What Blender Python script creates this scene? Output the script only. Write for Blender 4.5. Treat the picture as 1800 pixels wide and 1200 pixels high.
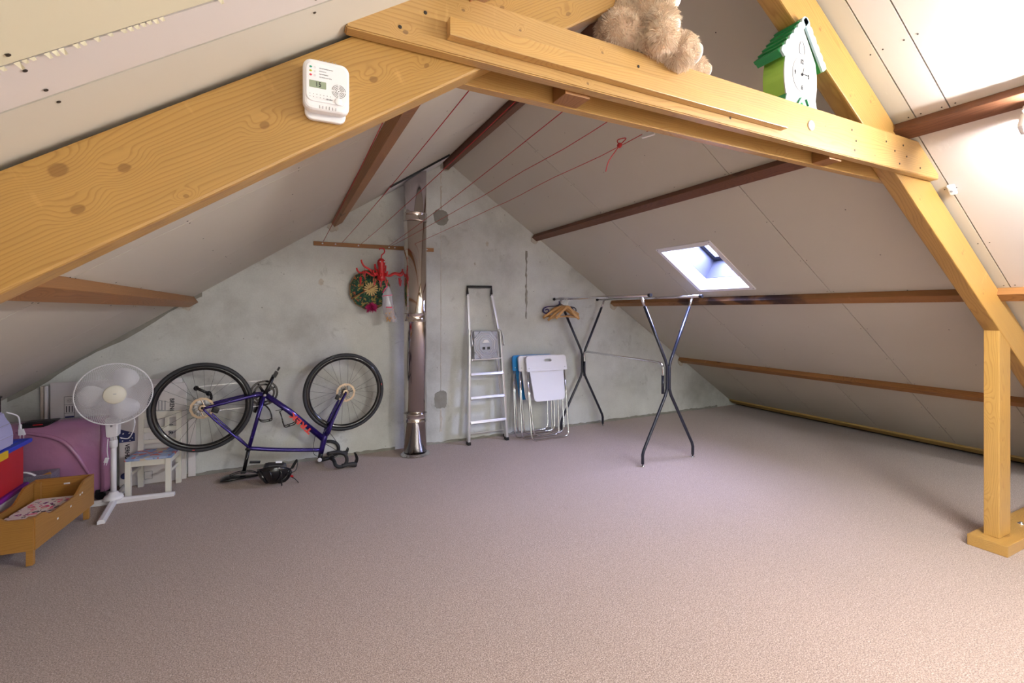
import bpy, bmesh, math, random
from math import sin, cos, pi, radians, sqrt, atan2
from mathutils import Vector, Matrix, Euler, noise

# ------------------------------------------------------------------ clear
for o in list(bpy.data.objects): bpy.data.objects.remove(o)
SC = bpy.context.scene
COL = SC.collection
RND = random.Random(7)

# ------------------------------------------------------------------ camera
cam = bpy.data.cameras.new('camera'); camo = bpy.data.objects.new('camera', cam); COL.objects.link(camo)
cam.sensor_width = 36.0; cam.lens = 811.1/1800*36
cam.shift_y = -54.13/1800
cam.clip_start = 0.02
camo.location = (0, 0, 1.34); camo.rotation_euler = (pi/2, 0, -0.4588)
SC.camera = camo

# ------------------------------------------------------------------ world
w = bpy.data.worlds.new('sky'); SC.world = w; w.use_nodes = True
nt = w.node_tree; bg = nt.nodes['Background']
bg.inputs[0].default_value = (0.50, 0.56, 1.0, 1); bg.inputs[1].default_value = 115.0
def area(name, loc, rot, sx, sy, power, col, portal=False):
    l = bpy.data.lights.new(name, 'AREA'); l.shape = 'RECTANGLE'; l.size = sx; l.size_y = sy
    l.energy = power; l.color = col
    if portal: l.cycles.is_portal = True
    o = bpy.data.objects.new(name, l); COL.objects.link(o); o.location = loc; o.rotation_euler = rot
    return o
# ------------------------------------------------------------------ exposure
SC.view_settings.view_transform = 'Standard'; SC.view_settings.look = 'None'
SC.view_settings.gamma = 1.0; SC.view_settings.use_curve_mapping = False
SC.view_settings.exposure = 0.50
TUBE_STRENGTH = 420.0
# soft fill added behind the camera to brighten the attic, not a fitting
area('rear_fill_light', (1.0, -1.7, 2.30), (radians(-14), radians(-14), 0), 1.8, 1.4, 235, (0.91, 0.96, 1.0))
# portal over the roof window
area('skylight_portal', (3.225+.553*.36, 2.81, 1.70+.833*.36), (0, radians(33.6), 0), .6, .55, 1, (1, 1, 1), portal=True)

# ================================================================== materials
def new_mat(name):
    m = bpy.data.materials.new(name); m.use_nodes = True
    return m, m.node_tree, m.node_tree.nodes['Principled BSDF']
def srgb(r, g, b):
    f = lambda c: ((c/255+.055)/1.055)**2.4 if c/255 > .04045 else c/255/12.92
    return (f(r), f(g), f(b), 1)
def plain(name, col, rough=.5, metal=0, spec=.5, bump=0, bscale=200, var=0.0, vscale=6, coat=0, trans=0, alpha=1, sub=0):
    m, t, b = new_mat(name)
    b.inputs['Base Color'].default_value = col
    b.inputs['Roughness'].default_value = rough; b.inputs['Metallic'].default_value = metal
    b.inputs['Specular IOR Level'].default_value = spec
    b.inputs['Coat Weight'].default_value = coat
    b.inputs['Transmission Weight'].default_value = trans
    b.inputs['Alpha'].default_value = alpha
    N = t.nodes.new; L = t.links.new
    tc = N('ShaderNodeTexCoord')
    n = N('ShaderNodeTexNoise'); n.inputs['Scale'].default_value = vscale; n.inputs['Detail'].default_value = 5
    L(tc.outputs['Object'], n.inputs['Vector'])
    if var > 0:
        mx = N('ShaderNodeMix'); mx.data_type = 'RGBA'; mx.blend_type = 'MULTIPLY'
        r = N('ShaderNodeValToRGB'); r.color_ramp.elements[0].position = .3; r.color_ramp.elements[1].position = .7
        r.color_ramp.elements[0].color = (1-var, 1-var, 1-var, 1); r.color_ramp.elements[1].color = (1, 1, 1, 1)
        L(n.outputs['Fac'], r.inputs['Fac']); mx.inputs[0].default_value = 1
        mx.inputs[6].default_value = col; L(r.outputs['Color'], mx.inputs[7]); L(mx.outputs[2], b.inputs['Base Color'])
    if bump > 0:
        n2 = N('ShaderNodeTexNoise'); n2.inputs['Scale'].default_value = bscale; n2.inputs['Detail'].default_value = 4
        L(tc.outputs['Object'], n2.inputs['Vector'])
        bp = N('ShaderNodeBump'); bp.inputs['Strength'].default_value = bump; bp.inputs['Distance'].default_value = .002
        L(n2.outputs['Fac'], bp.inputs['Height']); L(bp.outputs['Normal'], b.inputs['Normal'])
    return m

def wood(name, light, dark, knot, rough=.45, grain=1.0, scratch=.25, coat=.15, knots=True, stain=None, at=None):
    """pine: grain runs along local X of each timber"""
    m, t, b = new_mat(name); N = t.nodes.new; L = t.links.new
    tc = N('ShaderNodeTexCoord')
    oi = N('ShaderNodeObjectInfo')
    add = N('ShaderNodeVectorMath'); add.operation = 'ADD'
    sc = N('ShaderNodeVectorMath'); sc.operation = 'SCALE'; sc.inputs['Scale'].default_value = 37.0
    cmb = N('ShaderNodeCombineXYZ')
    for i in range(3): L(oi.outputs['Random'], cmb.inputs[i])
    L(cmb.outputs[0], sc.inputs[0]); L(tc.outputs['Object'], add.inputs[0]); L(sc.outputs[0], add.inputs[1])
    # knots
    kmap = N('ShaderNodeMapping'); kmap.inputs['Scale'].default_value = (2.6, 5.0, 5.0); L(add.outputs[0], kmap.inputs['Vector'])
    kv = N('ShaderNodeTexVoronoi'); kv.feature = 'F1'; kv.inputs['Scale'].default_value = 1.0; kv.inputs['Randomness'].default_value = 1
    L(kmap.outputs[0], kv.inputs['Vector'])
    kr = N('ShaderNodeMapRange'); kr.inputs['From Min'].default_value = 0.0; kr.inputs['From Max'].default_value = .5
    kr.inputs['To Min'].default_value = 1; kr.inputs['To Max'].default_value = 0; kr.interpolation_type = 'SMOOTHERSTEP'
    L(kv.outputs['Distance'], kr.inputs['Value'])
    kd, kb = kv.outputs['Distance'], kr.outputs[0]
    if at:
        gx = N('ShaderNodeTexNoise'); gx.inputs['Scale'].default_value = 30; L(tc.outputs['Object'], gx.inputs['Vector'])
        gj = N('ShaderNodeMix'); gj.data_type = 'VECTOR'; gj.inputs[0].default_value = .012; L(tc.outputs['Object'], gj.inputs[4]); L(gx.outputs['Color'], gj.inputs[5])
        for kx, kz, krad in at:
            mp_ = N('ShaderNodeMapping'); mp_.inputs['Location'].default_value = (-kx*.7/krad, 0, -kz/krad); mp_.inputs['Scale'].default_value = (.7/krad, 0, 1/krad)
            L(gj.outputs[1], mp_.inputs['Vector']); ln = N('ShaderNodeVectorMath'); ln.operation = 'LENGTH'; L(mp_.outputs[0], ln.inputs[0])
            if kx == at[0][0]: cur = ln.outputs['Value']
            else:
                mn = N('ShaderNodeMath'); mn.operation = 'MINIMUM'; L(cur, mn.inputs[0]); L(ln.outputs['Value'], mn.inputs[1]); cur = mn.outputs[0]
        kd2 = N('ShaderNodeMath'); kd2.operation = 'MULTIPLY'; L(cur, kd2.inputs[0]); kd2.inputs[1].default_value = .15; kd = kd2.outputs[0]
        kr2 = N('ShaderNodeMapRange'); kr2.inputs['From Min'].default_value = .7; kr2.inputs['From Max'].default_value = 4.6; kr2.inputs['To Min'].default_value = .32; kr2.inputs['To Max'].default_value = 0; kr2.interpolation_type = 'SMOOTHERSTEP'
        L(cur, kr2.inputs['Value']); kb = kr2.outputs[0]
    # distorted grain coordinate
    gm = N('ShaderNodeMapping'); gm.inputs['Scale'].default_value = (.5, 3.0, 3.0); L(add.outputs[0], gm.inputs['Vector'])
    n1 = N('ShaderNodeTexNoise'); n1.inputs['Scale'].default_value = 1.0; n1.inputs['Detail'].default_value = 4; n1.inputs['Roughness'].default_value = .5
    L(gm.outputs[0], n1.inputs['Vector'])
    sx_ = N('ShaderNodeSeparateXYZ'); L(tc.outputs['Object'], sx_.inputs[0])
    yz = N('ShaderNodeMath'); yz.operation = 'MULTIPLY_ADD'; L(sx_.outputs['Z'], yz.inputs[0]); yz.inputs[1].default_value = 120*grain
    y2 = N('ShaderNodeMath'); y2.operation = 'MULTIPLY'; L(sx_.outputs['Y'], y2.inputs[0]); y2.inputs[1].default_value = 75*grain; L(y2.outputs[0], yz.inputs[2])
    nm = N('ShaderNodeMath'); nm.operation = 'MULTIPLY_ADD'; L(n1.outputs['Fac'], nm.inputs[0]); nm.inputs[1].default_value = 34.0*grain; L(yz.outputs[0], nm.inputs[2])
    m2 = N('ShaderNodeMath'); m2.operation = 'MULTIPLY_ADD'; L(kb, m2.inputs[0]); m2.inputs[1].default_value = 9 if knots else 0; L(nm.outputs[0], m2.inputs[2])
    sn = N('ShaderNodeMath'); sn.operation = 'FRACT'; L(m2.outputs[0], sn.inputs[0])
    ramp = N('ShaderNodeValToRGB'); e = ramp.color_ramp.elements
    e[0].position = 0; e[0].color = light; e[1].position = 1; e[1].color = light
    a = ramp.color_ramp.elements.new(.55); a.color = [light[i]*.93+dark[i]*.07 for i in range(3)]+[1]
    a = ramp.color_ramp.elements.new(.86); a.color = [light[i]*.52+dark[i]*.48 for i in range(3)]+[1]
    L(sn.outputs[0], ramp.inputs['Fac'])
    # fine fibre
    fm = N('ShaderNodeMapping'); fm.inputs['Scale'].default_value = (3, 160, 160); L(add.outputs[0], fm.inputs['Vector'])
    fn = N('ShaderNodeTexNoise'); fn.inputs['Scale'].default_value = 1; fn.inputs['Detail'].default_value = 3; L(fm.outputs[0], fn.inputs['Vector'])
    fr = N('ShaderNodeMapRange'); fr.inputs['To Min'].default_value = .86; fr.inputs['To Max'].default_value = 1.1; L(fn.outputs['Fac'], fr.inputs['Value'])
    mx = N('ShaderNodeMix'); mx.data_type = 'RGBA'; mx.blend_type = 'MULTIPLY'; mx.inputs[0].default_value = 1
    L(ramp.outputs['Color'], mx.inputs[6]); L(fr.outputs[0], mx.inputs[7])
    # large tone variation
    vn = N('ShaderNodeTexNoise'); vn.inputs['Scale'].default_value = 2.2; vn.inputs['Detail'].default_value = 4; L(add.outputs[0], vn.inputs['Vector'])
    vr = N('ShaderNodeMapRange'); vr.inputs['To Min'].default_value = .78; vr.inputs['To Max'].default_value = 1.18; L(vn.outputs['Fac'], vr.inputs['Value'])
    mx2 = N('ShaderNodeMix'); mx2.data_type = 'RGBA'; mx2.blend_type = 'MULTIPLY'; mx2.inputs[0].default_value = 1
    L(mx.outputs[2], mx2.inputs[6]); L(vr.outputs[0], mx2.inputs[7])
    out = mx2.outputs[2]
    if knots:
        kk = N('ShaderNodeMapRange'); kk.inputs['From Min'].default_value = .10; kk.inputs['From Max'].default_value = .135
        kk.inputs['To Min'].default_value = .62; kk.inputs['To Max'].default_value = 0; L(kd, kk.inputs['Value'])
        mk = N('ShaderNodeMix'); mk.data_type = 'RGBA'; L(kk.outputs[0], mk.inputs[0]); L(out, mk.inputs[6]); mk.inputs[7].default_value = knot
        out = mk.outputs[2]
    if stain:
        sw = N('ShaderNodeMapRange'); sw.interpolation_type = 'SMOOTHSTEP'; sw.inputs['From Min'].default_value = stain[0]; sw.inputs['From Max'].default_value = stain[0]+.5; L(sx_.outputs['X'], sw.inputs['Value'])
        se = N('ShaderNodeMapRange'); se.interpolation_type = 'SMOOTHSTEP'; se.inputs['From Min'].default_value = stain[1]; se.inputs['From Max'].default_value = stain[1]+.3; se.inputs['To Min'].default_value = 1; se.inputs['To Max'].default_value = 0; L(sx_.outputs['X'], se.inputs['Value'])
        sn2 = N('ShaderNodeTexNoise'); sn2.inputs['Scale'].default_value = 6; sn2.inputs['Detail'].default_value = 4; L(add.outputs[0], sn2.inputs['Vector'])
        sr = N('ShaderNodeMapRange'); sr.inputs['From Min'].default_value = .42; sr.inputs['From Max'].default_value = .55; sr.inputs['To Min'].default_value = .25; L(sn2.outputs['Fac'], sr.inputs['Value'])
        q1 = N('ShaderNodeMath'); q1.operation = 'MULTIPLY'; L(sw.outputs[0], q1.inputs[0]); L(se.outputs[0], q1.inputs[1])
        q2 = N('ShaderNodeMath'); q2.operation = 'MULTIPLY'; L(q1.outputs[0], q2.inputs[0]); L(sr.outputs[0], q2.inputs[1])
        q3 = N('ShaderNodeMix'); q3.data_type = 'RGBA'; L(q2.outputs[0], q3.inputs[0]); L(out, q3.inputs[6]); q3.inputs[7].default_value = srgb(56, 36, 34)
        out = q3.outputs[2]
    if scratch > 0:
        sm = N('ShaderNodeMapping'); sm.inputs['Scale'].default_value = (16, 5, 5); sm.inputs['Rotation'].default_value = (.5, .4, .7); L(add.outputs[0], sm.inputs['Vector'])
        s1 = N('ShaderNodeTexNoise'); s1.inputs['Scale'].default_value = 1; s1.inputs['Detail'].default_value = 6; s1.inputs['Roughness'].default_value = .65; L(sm.outputs[0], s1.inputs['Vector'])
        s2 = N('ShaderNodeMapRange'); s2.inputs['From Min'].default_value = .64; s2.inputs['From Max'].default_value = .72
        s2.inputs['To Min'].default_value = 0; s2.inputs['To Max'].default_value = scratch; L(s1.outputs['Fac'], s2.inputs['Value'])
        ms = N('ShaderNodeMix'); ms.data_type = 'RGBA'; L(s2.outputs[0], ms.inputs[0]); L(out, ms.inputs[6])
        ms.inputs[7].default_value = [min(1, light[i]*1.45+.05) for i in range(3)]+[1]
        out = ms.outputs[2]
    L(out, b.inputs['Base Color'])
    b.inputs['Roughness'].default_value = rough; b.inputs['Coat Weight'].default_value = coat; b.inputs['Coat Roughness'].default_value = .3
    bp = N('ShaderNodeBump'); bp.inputs['Strength'].default_value = .25; bp.inputs['Distance'].default_value = .001
    L(mx.outputs[2], bp.inputs['Height']); L(bp.outputs['Normal'], b.inputs['Normal'])
    return m

def concrete(name):
    m, t, b = new_mat(name); N = t.nodes.new; L = t.links.new
    tc = N('ShaderNodeTexCoord')
    n1 = N('ShaderNodeTexNoise'); n1.inputs['Scale'].default_value = 1.3; n1.inputs['Detail'].default_value = 7; n1.inputs['Roughness'].default_value = .62
    L(tc.outputs['Object'], n1.inputs['Vector'])
    r1 = N('ShaderNodeValToRGB'); e = r1.color_ramp.elements
    e[0].position = .30; e[0].color = srgb(176, 177, 171); e[1].position = .68; e[1].color = srgb(224, 227, 222)
    a = e.new(.48); a.color = srgb(206, 208, 203)
    L(n1.outputs['Fac'], r1.inputs['Fac'])
    # dark smears
    n2 = N('ShaderNodeTexNoise'); n2.inputs['Scale'].default_value = 4.5; n2.inputs['Detail'].default_value = 8; n2.inputs['Roughness'].default_value = .7; n2.inputs['Distortion'].default_value = .6
    L(tc.outputs['Object'], n2.inputs['Vector'])
    r2 = N('ShaderNodeValToRGB'); e = r2.color_ramp.elements; e[0].position = .60; e[0].color = (0, 0, 0, 1); e[1].position = .78; e[1].color = (1, 1, 1, 1)
    L(n2.outputs['Fac'], r2.inputs['Fac'])
    sm = N('ShaderNodeMath'); sm.operation = 'MULTIPLY'; sm.inputs[1].default_value = .6; L(r2.outputs['Color'], sm.inputs[0])
    mx = N('ShaderNodeMix'); mx.data_type = 'RGBA'; L(sm.outputs[0], mx.inputs[0]); L(r1.outputs['Color'], mx.inputs[6]); mx.inputs[7].default_value = srgb(122, 122, 112)
    # small specks
    v = N('ShaderNodeTexVoronoi'); v.inputs['Scale'].default_value = 9; L(tc.outputs['Object'], v.inputs['Vector'])
    n3 = N('ShaderNodeTexNoise'); n3.inputs['Scale'].default_value = 60; L(tc.outputs['Object'], n3.inputs['Vector'])
    ad = N('ShaderNodeMath'); ad.operation = 'MULTIPLY_ADD'; L(n3.outputs['Fac'], ad.inputs[0]); ad.inputs[1].default_value = .12; L(v.outputs['Distance'], ad.inputs[2])
    r3 = N('ShaderNodeMapRange'); r3.inputs['From Min'].default_value = .085; r3.inputs['From Max'].default_value = .12; r3.inputs['To Min'].default_value = .6; r3.inputs['To Max'].default_value = 0
    L(ad.outputs[0], r3.inputs['Value'])
    mx2 = N('ShaderNodeMix'); mx2.data_type = 'RGBA'; L(r3.outputs[0], mx2.inputs[0]); L(mx.outputs[2], mx2.inputs[6]); mx2.inputs[7].default_value = srgb(95, 95, 88)
    # ochre stains
    n4 = N('ShaderNodeTexNoise'); n4.inputs['Scale'].default_value = 2.6; n4.inputs['Detail'].default_value = 9; n4.inputs['Roughness'].default_value = .75
    mp = N('ShaderNodeMapping'); mp.inputs['Location'].default_value = (3.1, 1.7, 5.2); mp.inputs['Scale'].default_value = (1.6, 1, .9); L(tc.outputs['Object'], mp.inputs['Vector']); L(mp.outputs[0], n4.inputs['Vector'])
    r4 = N('ShaderNodeMapRange'); r4.inputs['From Min'].default_value = .62; r4.inputs['From Max'].default_value = .76; r4.inputs['To Max'].default_value = .5
    L(n4.outputs['Fac'], r4.inputs['Value'])
    mx3 = N('ShaderNodeMix'); mx3.data_type = 'RGBA'; L(r4.outputs[0], mx3.inputs[0]); L(mx2.outputs[2], mx3.inputs[6]); mx3.inputs[7].default_value = srgb(150, 145, 118)
    # fine grit
    n5 = N('ShaderNodeTexNoise'); n5.inputs['Scale'].default_value = 90; n5.inputs['Detail'].default_value = 4; L(tc.outputs['Object'], n5.inputs['Vector'])
    r5 = N('ShaderNodeMapRange'); r5.inputs['To Min'].default_value = .88; r5.inputs['To Max'].default_value = 1.1; L(n5.outputs['Fac'], r5.inputs['Value'])
    mx4 = N('ShaderNodeMix'); mx4.data_type = 'RGBA'; mx4.blend_type = 'MULTIPLY'; mx4.inputs[0].default_value = 1; L(mx3.outputs[2], mx4.inputs[6]); L(r5.outputs[0], mx4.inputs[7])
    L(mx4.outputs[2], b.inputs['Base Color']); b.inputs['Roughness'].default_value = .85
    bp = N('ShaderNodeBump'); bp.inputs['Strength'].default_value = .35; bp.inputs['Distance'].default_value = .004
    L(n2.outputs['Fac'], bp.inputs['Height'])
    bp2 = N('ShaderNodeBump'); bp2.inputs['Strength'].default_value = .2; bp2.inputs['Distance'].default_value = .001
    L(n5.outputs['Fac'], bp2.inputs['Height']); L(bp.outputs['Normal'], bp2.inputs['Normal']); L(bp2.outputs['Normal'], b.inputs['Normal'])
    return m

def carpet(name):
    m, t, b = new_mat(name); N = t.nodes.new; L = t.links.new
    tc = N('ShaderNodeTexCoord')
    v = N('ShaderNodeTexVoronoi'); v.inputs['Scale'].default_value = 300; L(tc.outputs['Object'], v.inputs['Vector'])
    n = N('ShaderNodeTexNoise'); n.inputs['Scale'].default_value = 210; n.inputs['Detail'].default_value = 3; L(tc.outputs['Object'], n.inputs['Vector'])
    r = N('ShaderNodeValToRGB'); e = r.color_ramp.elements
    e[0].position = .28; e[0].color = srgb(104, 84, 76); e[1].position = .74; e[1].color = srgb(196, 174, 162)
    a = e.new(.5); a.color = srgb(150, 127, 113)
    mixf = N('ShaderNodeMath'); mixf.operation = 'MULTIPLY_ADD'; L(v.outputs['Color'], mixf.inputs[0]); mixf.inputs[1].default_value = .22
    L(n.outputs['Fac'], mixf.inputs[2])
    sb = N('ShaderNodeMath'); sb.operation = 'SUBTRACT'; L(mixf.outputs[0], sb.inputs[0]); sb.inputs[1].default_value = .11
    L(sb.outputs[0], r.inputs['Fac'])
    n2 = N('ShaderNodeTexNoise'); n2.inputs['Scale'].default_value = 1.1; n2.inputs['Detail'].default_value = 5; L(tc.outputs['Object'], n2.inputs['Vector'])
    r2 = N('ShaderNodeMapRange'); r2.inputs['To Min'].default_value = .92; r2.inputs['To Max'].default_value = 1.06; L(n2.outputs['Fac'], r2.inputs['Value'])
    mx = N('ShaderNodeMix'); mx.data_type = 'RGBA'; mx.blend_type = 'MULTIPLY'; mx.inputs[0].default_value = 1
    L(r.outputs['Color'], mx.inputs[6]); L(r2.outputs[0], mx.inputs[7]); L(mx.outputs[2], b.inputs['Base Color'])
    b.inputs['Roughness'].default_value = 1; b.inputs['Specular IOR Level'].default_value = .1
    b.inputs['Sheen Weight'].default_value = .3; b.inputs['Sheen Roughness'].default_value = .6
    bp = N('ShaderNodeBump'); bp.inputs['Strength'].default_value = .5; bp.inputs['Distance'].default_value = .002
    L(mixf.outputs[0], bp.inputs['Height']); L(bp.outputs['Normal'], b.inputs['Normal'])
    return m

def plaster(name, col, smear=.12):
    m, t, b = new_mat(name); N = t.nodes.new; L = t.links.new
    tc = N('ShaderNodeTexCoord')
    n = N('ShaderNodeTexNoise'); n.inputs['Scale'].default_value = 1.6; n.inputs['Detail'].default_value = 6; L(tc.outputs['Object'], n.inputs['Vector'])
    r = N('ShaderNodeMapRange'); r.inputs['To Min'].default_value = .94; r.inputs['To Max'].default_value = 1.04; L(n.outputs['Fac'], r.inputs['Value'])
    mx = N('ShaderNodeMix'); mx.data_type = 'RGBA'; mx.blend_type = 'MULTIPLY'; mx.inputs[0].default_value = 1; mx.inputs[6].default_value = col; L(r.outputs[0], mx.inputs[7])
    mp = N('ShaderNodeMapping'); mp.inputs['Scale'].default_value = (5, 9, 5); mp.inputs['Rotation'].default_value = (.3, .2, .6); L(tc.outputs['Object'], mp.inputs['Vector'])
    n2 = N('ShaderNodeTexNoise'); n2.inputs['Scale'].default_value = 1; n2.inputs['Detail'].default_value = 9; n2.inputs['Roughness'].default_value = .7; L(mp.outputs[0], n2.inputs['Vector'])
    r2 = N('ShaderNodeMapRange'); r2.inputs['From Min'].default_value = .66; r2.inputs['From Max'].default_value = .74; r2.inputs['To Max'].default_value = .35; L(n2.outputs['Fac'], r2.inputs['Value'])
    mx2 = N('ShaderNodeMix'); mx2.data_type = 'RGBA'; L(r2.outputs[0], mx2.inputs[0]); L(mx.outputs[2], mx2.inputs[6]); mx2.inputs[7].default_value = srgb(232, 228, 222)
    L(mx2.outputs[2], b.inputs['Base Color']); b.inputs['Roughness'].default_value = .75; b.inputs['Specular IOR Level'].default_value = .3
    return m

def pattern(name, cols, scale, rough=.7, base=None):
    m, t, b = new_mat(name); N = t.nodes.new; L = t.links.new
    tc = N('ShaderNodeTexCoord')
    n = N('ShaderNodeTexNoise'); n.inputs['Scale'].default_value = scale*.6; L(tc.outputs['Object'], n.inputs['Vector'])
    mxv = N('ShaderNodeMix'); mxv.data_type = 'VECTOR'; mxv.inputs[0].default_value = .06
    L(tc.outputs['Object'], mxv.inputs[4]); L(n.outputs['Color'], mxv.inputs[5])
    v = N('ShaderNodeTexVoronoi'); v.inputs['Scale'].default_value = scale; L(mxv.outputs[1], v.inputs['Vector'])
    sep = N('ShaderNodeSeparateColor'); L(v.outputs['Color'], sep.inputs[0])
    r = N('ShaderNodeValToRGB'); r.color_ramp.interpolation = 'CONSTANT'; e = r.color_ramp.elements
    e[0].position = 0; e[0].color = cols[0]; e[1].position = 1/len(cols); e[1].color = cols[1]
    for i in range(2, len(cols)):
        a = e.new(i/len(cols)); a.color = cols[i]
    L(sep.outputs[0], r.inputs['Fac'])
    if base:
        d = N('ShaderNodeMapRange'); d.inputs['From Min'].default_value = .42; d.inputs['From Max'].default_value = .46; L(v.outputs['Distance'], d.inputs['Value'])
        mx = N('ShaderNodeMix'); mx.data_type = 'RGBA'; L(d.outputs[0], mx.inputs[0]); L(r.outputs['Color'], mx.inputs[6]); mx.inputs[7].default_value = base
        # dark centre of each blossom
        d2 = N('ShaderNodeMapRange'); d2.inputs['From Min'].default_value = .10; d2.inputs['From Max'].default_value = .14; d2.inputs['To Min'].default_value = 1; d2.inputs['To Max'].default_value = 0; L(v.outputs['Distance'], d2.inputs['Value'])
        mx2 = N('ShaderNodeMix'); mx2.data_type = 'RGBA'; L(d2.outputs[0], mx2.inputs[0]); L(mx.outputs[2], mx2.inputs[6]); mx2.inputs[7].default_value = base
        L(mx2.outputs[2], b.inputs['Base Color'])
    else:
        L(r.outputs['Color'], b.inputs['Base Color'])
    b.inputs['Roughness'].default_value = rough
    return m

def emis(name, col, s):
    m = bpy.data.materials.new(name); m.use_nodes = True; t = m.node_tree
    t.nodes.remove(t.nodes['Principled BSDF']); e = t.nodes.new('ShaderNodeEmission')
    e.inputs[0].default_value = col; e.inputs[1].default_value = s
    t.links.new(e.outputs[0], t.nodes['Material Output'].inputs[0]); return m

M = {}
PINE = (srgb(178, 138, 74), srgb(136, 90, 38), srgb(112, 74, 36))
M['pine'] = wood('pine_varnished', *PINE, rough=.36, coat=.25, scratch=.3)
M['pine_left'] = wood('pine_left_rafter', *PINE, rough=.36, coat=.25, scratch=.3, at=[(2.057, .022, .010), (2.159, -.009, .010), (1.799, -.004, .009), (2.002, -.065, .005), (1.534, -.005, .009), (1.399, -.023, .007), (2.145, .062, .014), (.926, -.049, .008), (1.12, .03, .007)])
M['pine_right'] = wood('pine_right_rafter', *PINE, rough=.36, coat=.25, scratch=.3, at=[(.822, -.05, .007), (.944, .039, .008), (1.985, .005, .008), (2.293, -.03, .007), (.527, .015, .007), (1.5, -.04, .006)])
M['pine_collar'] = wood('pine_collar', srgb(190, 152, 94), srgb(150, 102, 52), srgb(88, 60, 44), rough=.33, coat=.25, at=[(.134, .030, .006), (.277, .120, .004), (.433, .115, .004), (.693, .120, .004), (.642, .02, .004), (1.06, .06, .005), (1.75, .10, .004), (2.1, .04, .004)])
M['pine_pale'] = wood('pine_pale', srgb(192, 153, 92), srgb(166, 114, 58), srgb(112, 76, 48), rough=.33, coat=.25)
M['pine_mid'] = wood('pine_brown', srgb(158, 110, 62), srgb(112, 70, 36), srgb(70, 44, 26), rough=.5, coat=.05, scratch=.5)
M['pine_stained'] = wood('pine_stained', srgb(158, 110, 62), srgb(112, 70, 36), srgb(70, 44, 26), rough=.5, coat=.05, scratch=.3, stain=(4.9, 6.3))
M['pine_dark'] = wood('pine_dark', srgb(116, 74, 50), srgb(80, 48, 32), srgb(48, 28, 20), rough=.5, coat=.05, scratch=.12)
M['bed_wood'] = wood('beech_stained', srgb(176, 128, 62), srgb(150, 100, 42), srgb(120, 80, 40), rough=.45, coat=.1, scratch=.05, knots=False)
M['hanger_wood'] = wood('hanger_wood', srgb(212, 164, 100), srgb(180, 126, 66), srgb(150, 100, 50), rough=.35, knots=False, scratch=0)
M['straw'] = plain('straw', srgb(214, 186, 120), .6, var=.2, vscale=60)
M['strip'] = wood('batten_wood', srgb(190, 160, 96), srgb(150, 118, 64), srgb(60, 44, 30), rough=.6, coat=0)
M['concrete'] = concrete('concrete')
M['patch'] = plain('mortar_patch', srgb(150, 148, 138), .9, bump=.4, bscale=80, var=.2, vscale=14)
M['filler'] = plain('filler_bead', srgb(206, 200, 186), .8, bump=.4, bscale=90, var=.25, vscale=30)
M['carpet'] = carpet('carpet')
M['plaster'] = plaster('plasterboard', srgb(202, 197, 184))
M['plaster_ivory'] = plaster('plasterboard_ivory', srgb(214, 208, 182))
M['plaster_pale'] = plaster('plasterboard_pale', srgb(212, 205, 200))
M['backing'] = plain('roof_backing', srgb(70, 62, 56), .9, var=.2)
M['screw'] = plain('screw_dark', srgb(58, 52, 48), .5, metal=.4)
M['steel'] = plain('polished_steel', srgb(214, 208, 204), .09, metal=1, var=.04, vscale=2)
M['chrome'] = plain('chrome', srgb(225, 226, 230), .08, metal=1)
M['alu'] = plain('brushed_aluminium', srgb(214, 214, 216), .32, metal=.9, var=.06, vscale=20)
M['alu_dull'] = plain('dull_aluminium', srgb(158, 160, 168), .4, metal=.7)
M['white'] = plain('white_plastic', srgb(238, 238, 242), .32, coat=.1)
M['cream'] = plain('cream_plastic', srgb(236, 233, 216), .35)
M['wpaint'] = plain('white_paint', srgb(232, 230, 218), .42, var=.05)
M['black'] = plain('black_plastic', srgb(26, 26, 28), .42)
M['blackg'] = plain('black_gloss', srgb(18, 19, 22), .2, coat=.4)
M['rubber'] = plain('tyre_rubber', srgb(46, 48, 52), .55, bump=.3, bscale=300)
M['tape'] = plain('bar_tape', srgb(34, 35, 38), .6, bump=.5, bscale=260)
M['blackpaint'] = plain('rack_black_paint', srgb(30, 34, 48), .28, coat=.3)
M['indigo'] = plain('indigo_metallic_paint', srgb(48, 30, 122), .25, metal=.55, coat=.8)
M['red_print'] = plain('red_print', srgb(236, 70, 58), .4)
M['rotor'] = plain('rotor_steel', srgb(196, 176, 150), .28, metal=.8)
M['spoke'] = plain('spoke_steel', srgb(90, 92, 96), .3, metal=.8)
M['redp'] = plain('red_plastic', srgb(202, 34, 38), .35, coat=.2)
M['redcord'] = plain('red_cord', srgb(170, 40, 44), .8)
M['bluep'] = plain('blue_plastic', srgb(40, 70, 214), .35)
M['yellowp'] = plain('yellow_plastic', srgb(240, 200, 30), .35)
M['purplep'] = plain('purple_plastic', srgb(140, 40, 160), .35)
M['clearp'] = plain('milky_plastic', srgb(214, 216, 228), .3)
M['lilac'] = plain('lilac_plastic', srgb(188, 188, 232), .45)
M['cyan'] = plain('blue_chair_plastic', srgb(34, 140, 210), .35)
M['mauve'] = plain('mauve_shell', srgb(186, 132, 170), .24, coat=.5, bump=1, bscale=24, var=.25, vscale=3)
M['glitter'] = plain('glitter_paper', srgb(160, 156, 172), .45, metal=.3, bump=1, bscale=500, var=.45, vscale=180)
M['card'] = plain('white_cardboard', srgb(226, 222, 222), .7, var=.04)
M['card_edge'] = plain('cardboard_edge', srgb(196, 184, 168), .85, var=.15, vscale=50)
M['ink'] = plain('black_ink', srgb(40, 42, 52), .7)
M['navy'] = plain('navy_print', srgb(44, 56, 110), .6)
M['lcd'] = plain('lcd', srgb(150, 164, 140), .3)
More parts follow.
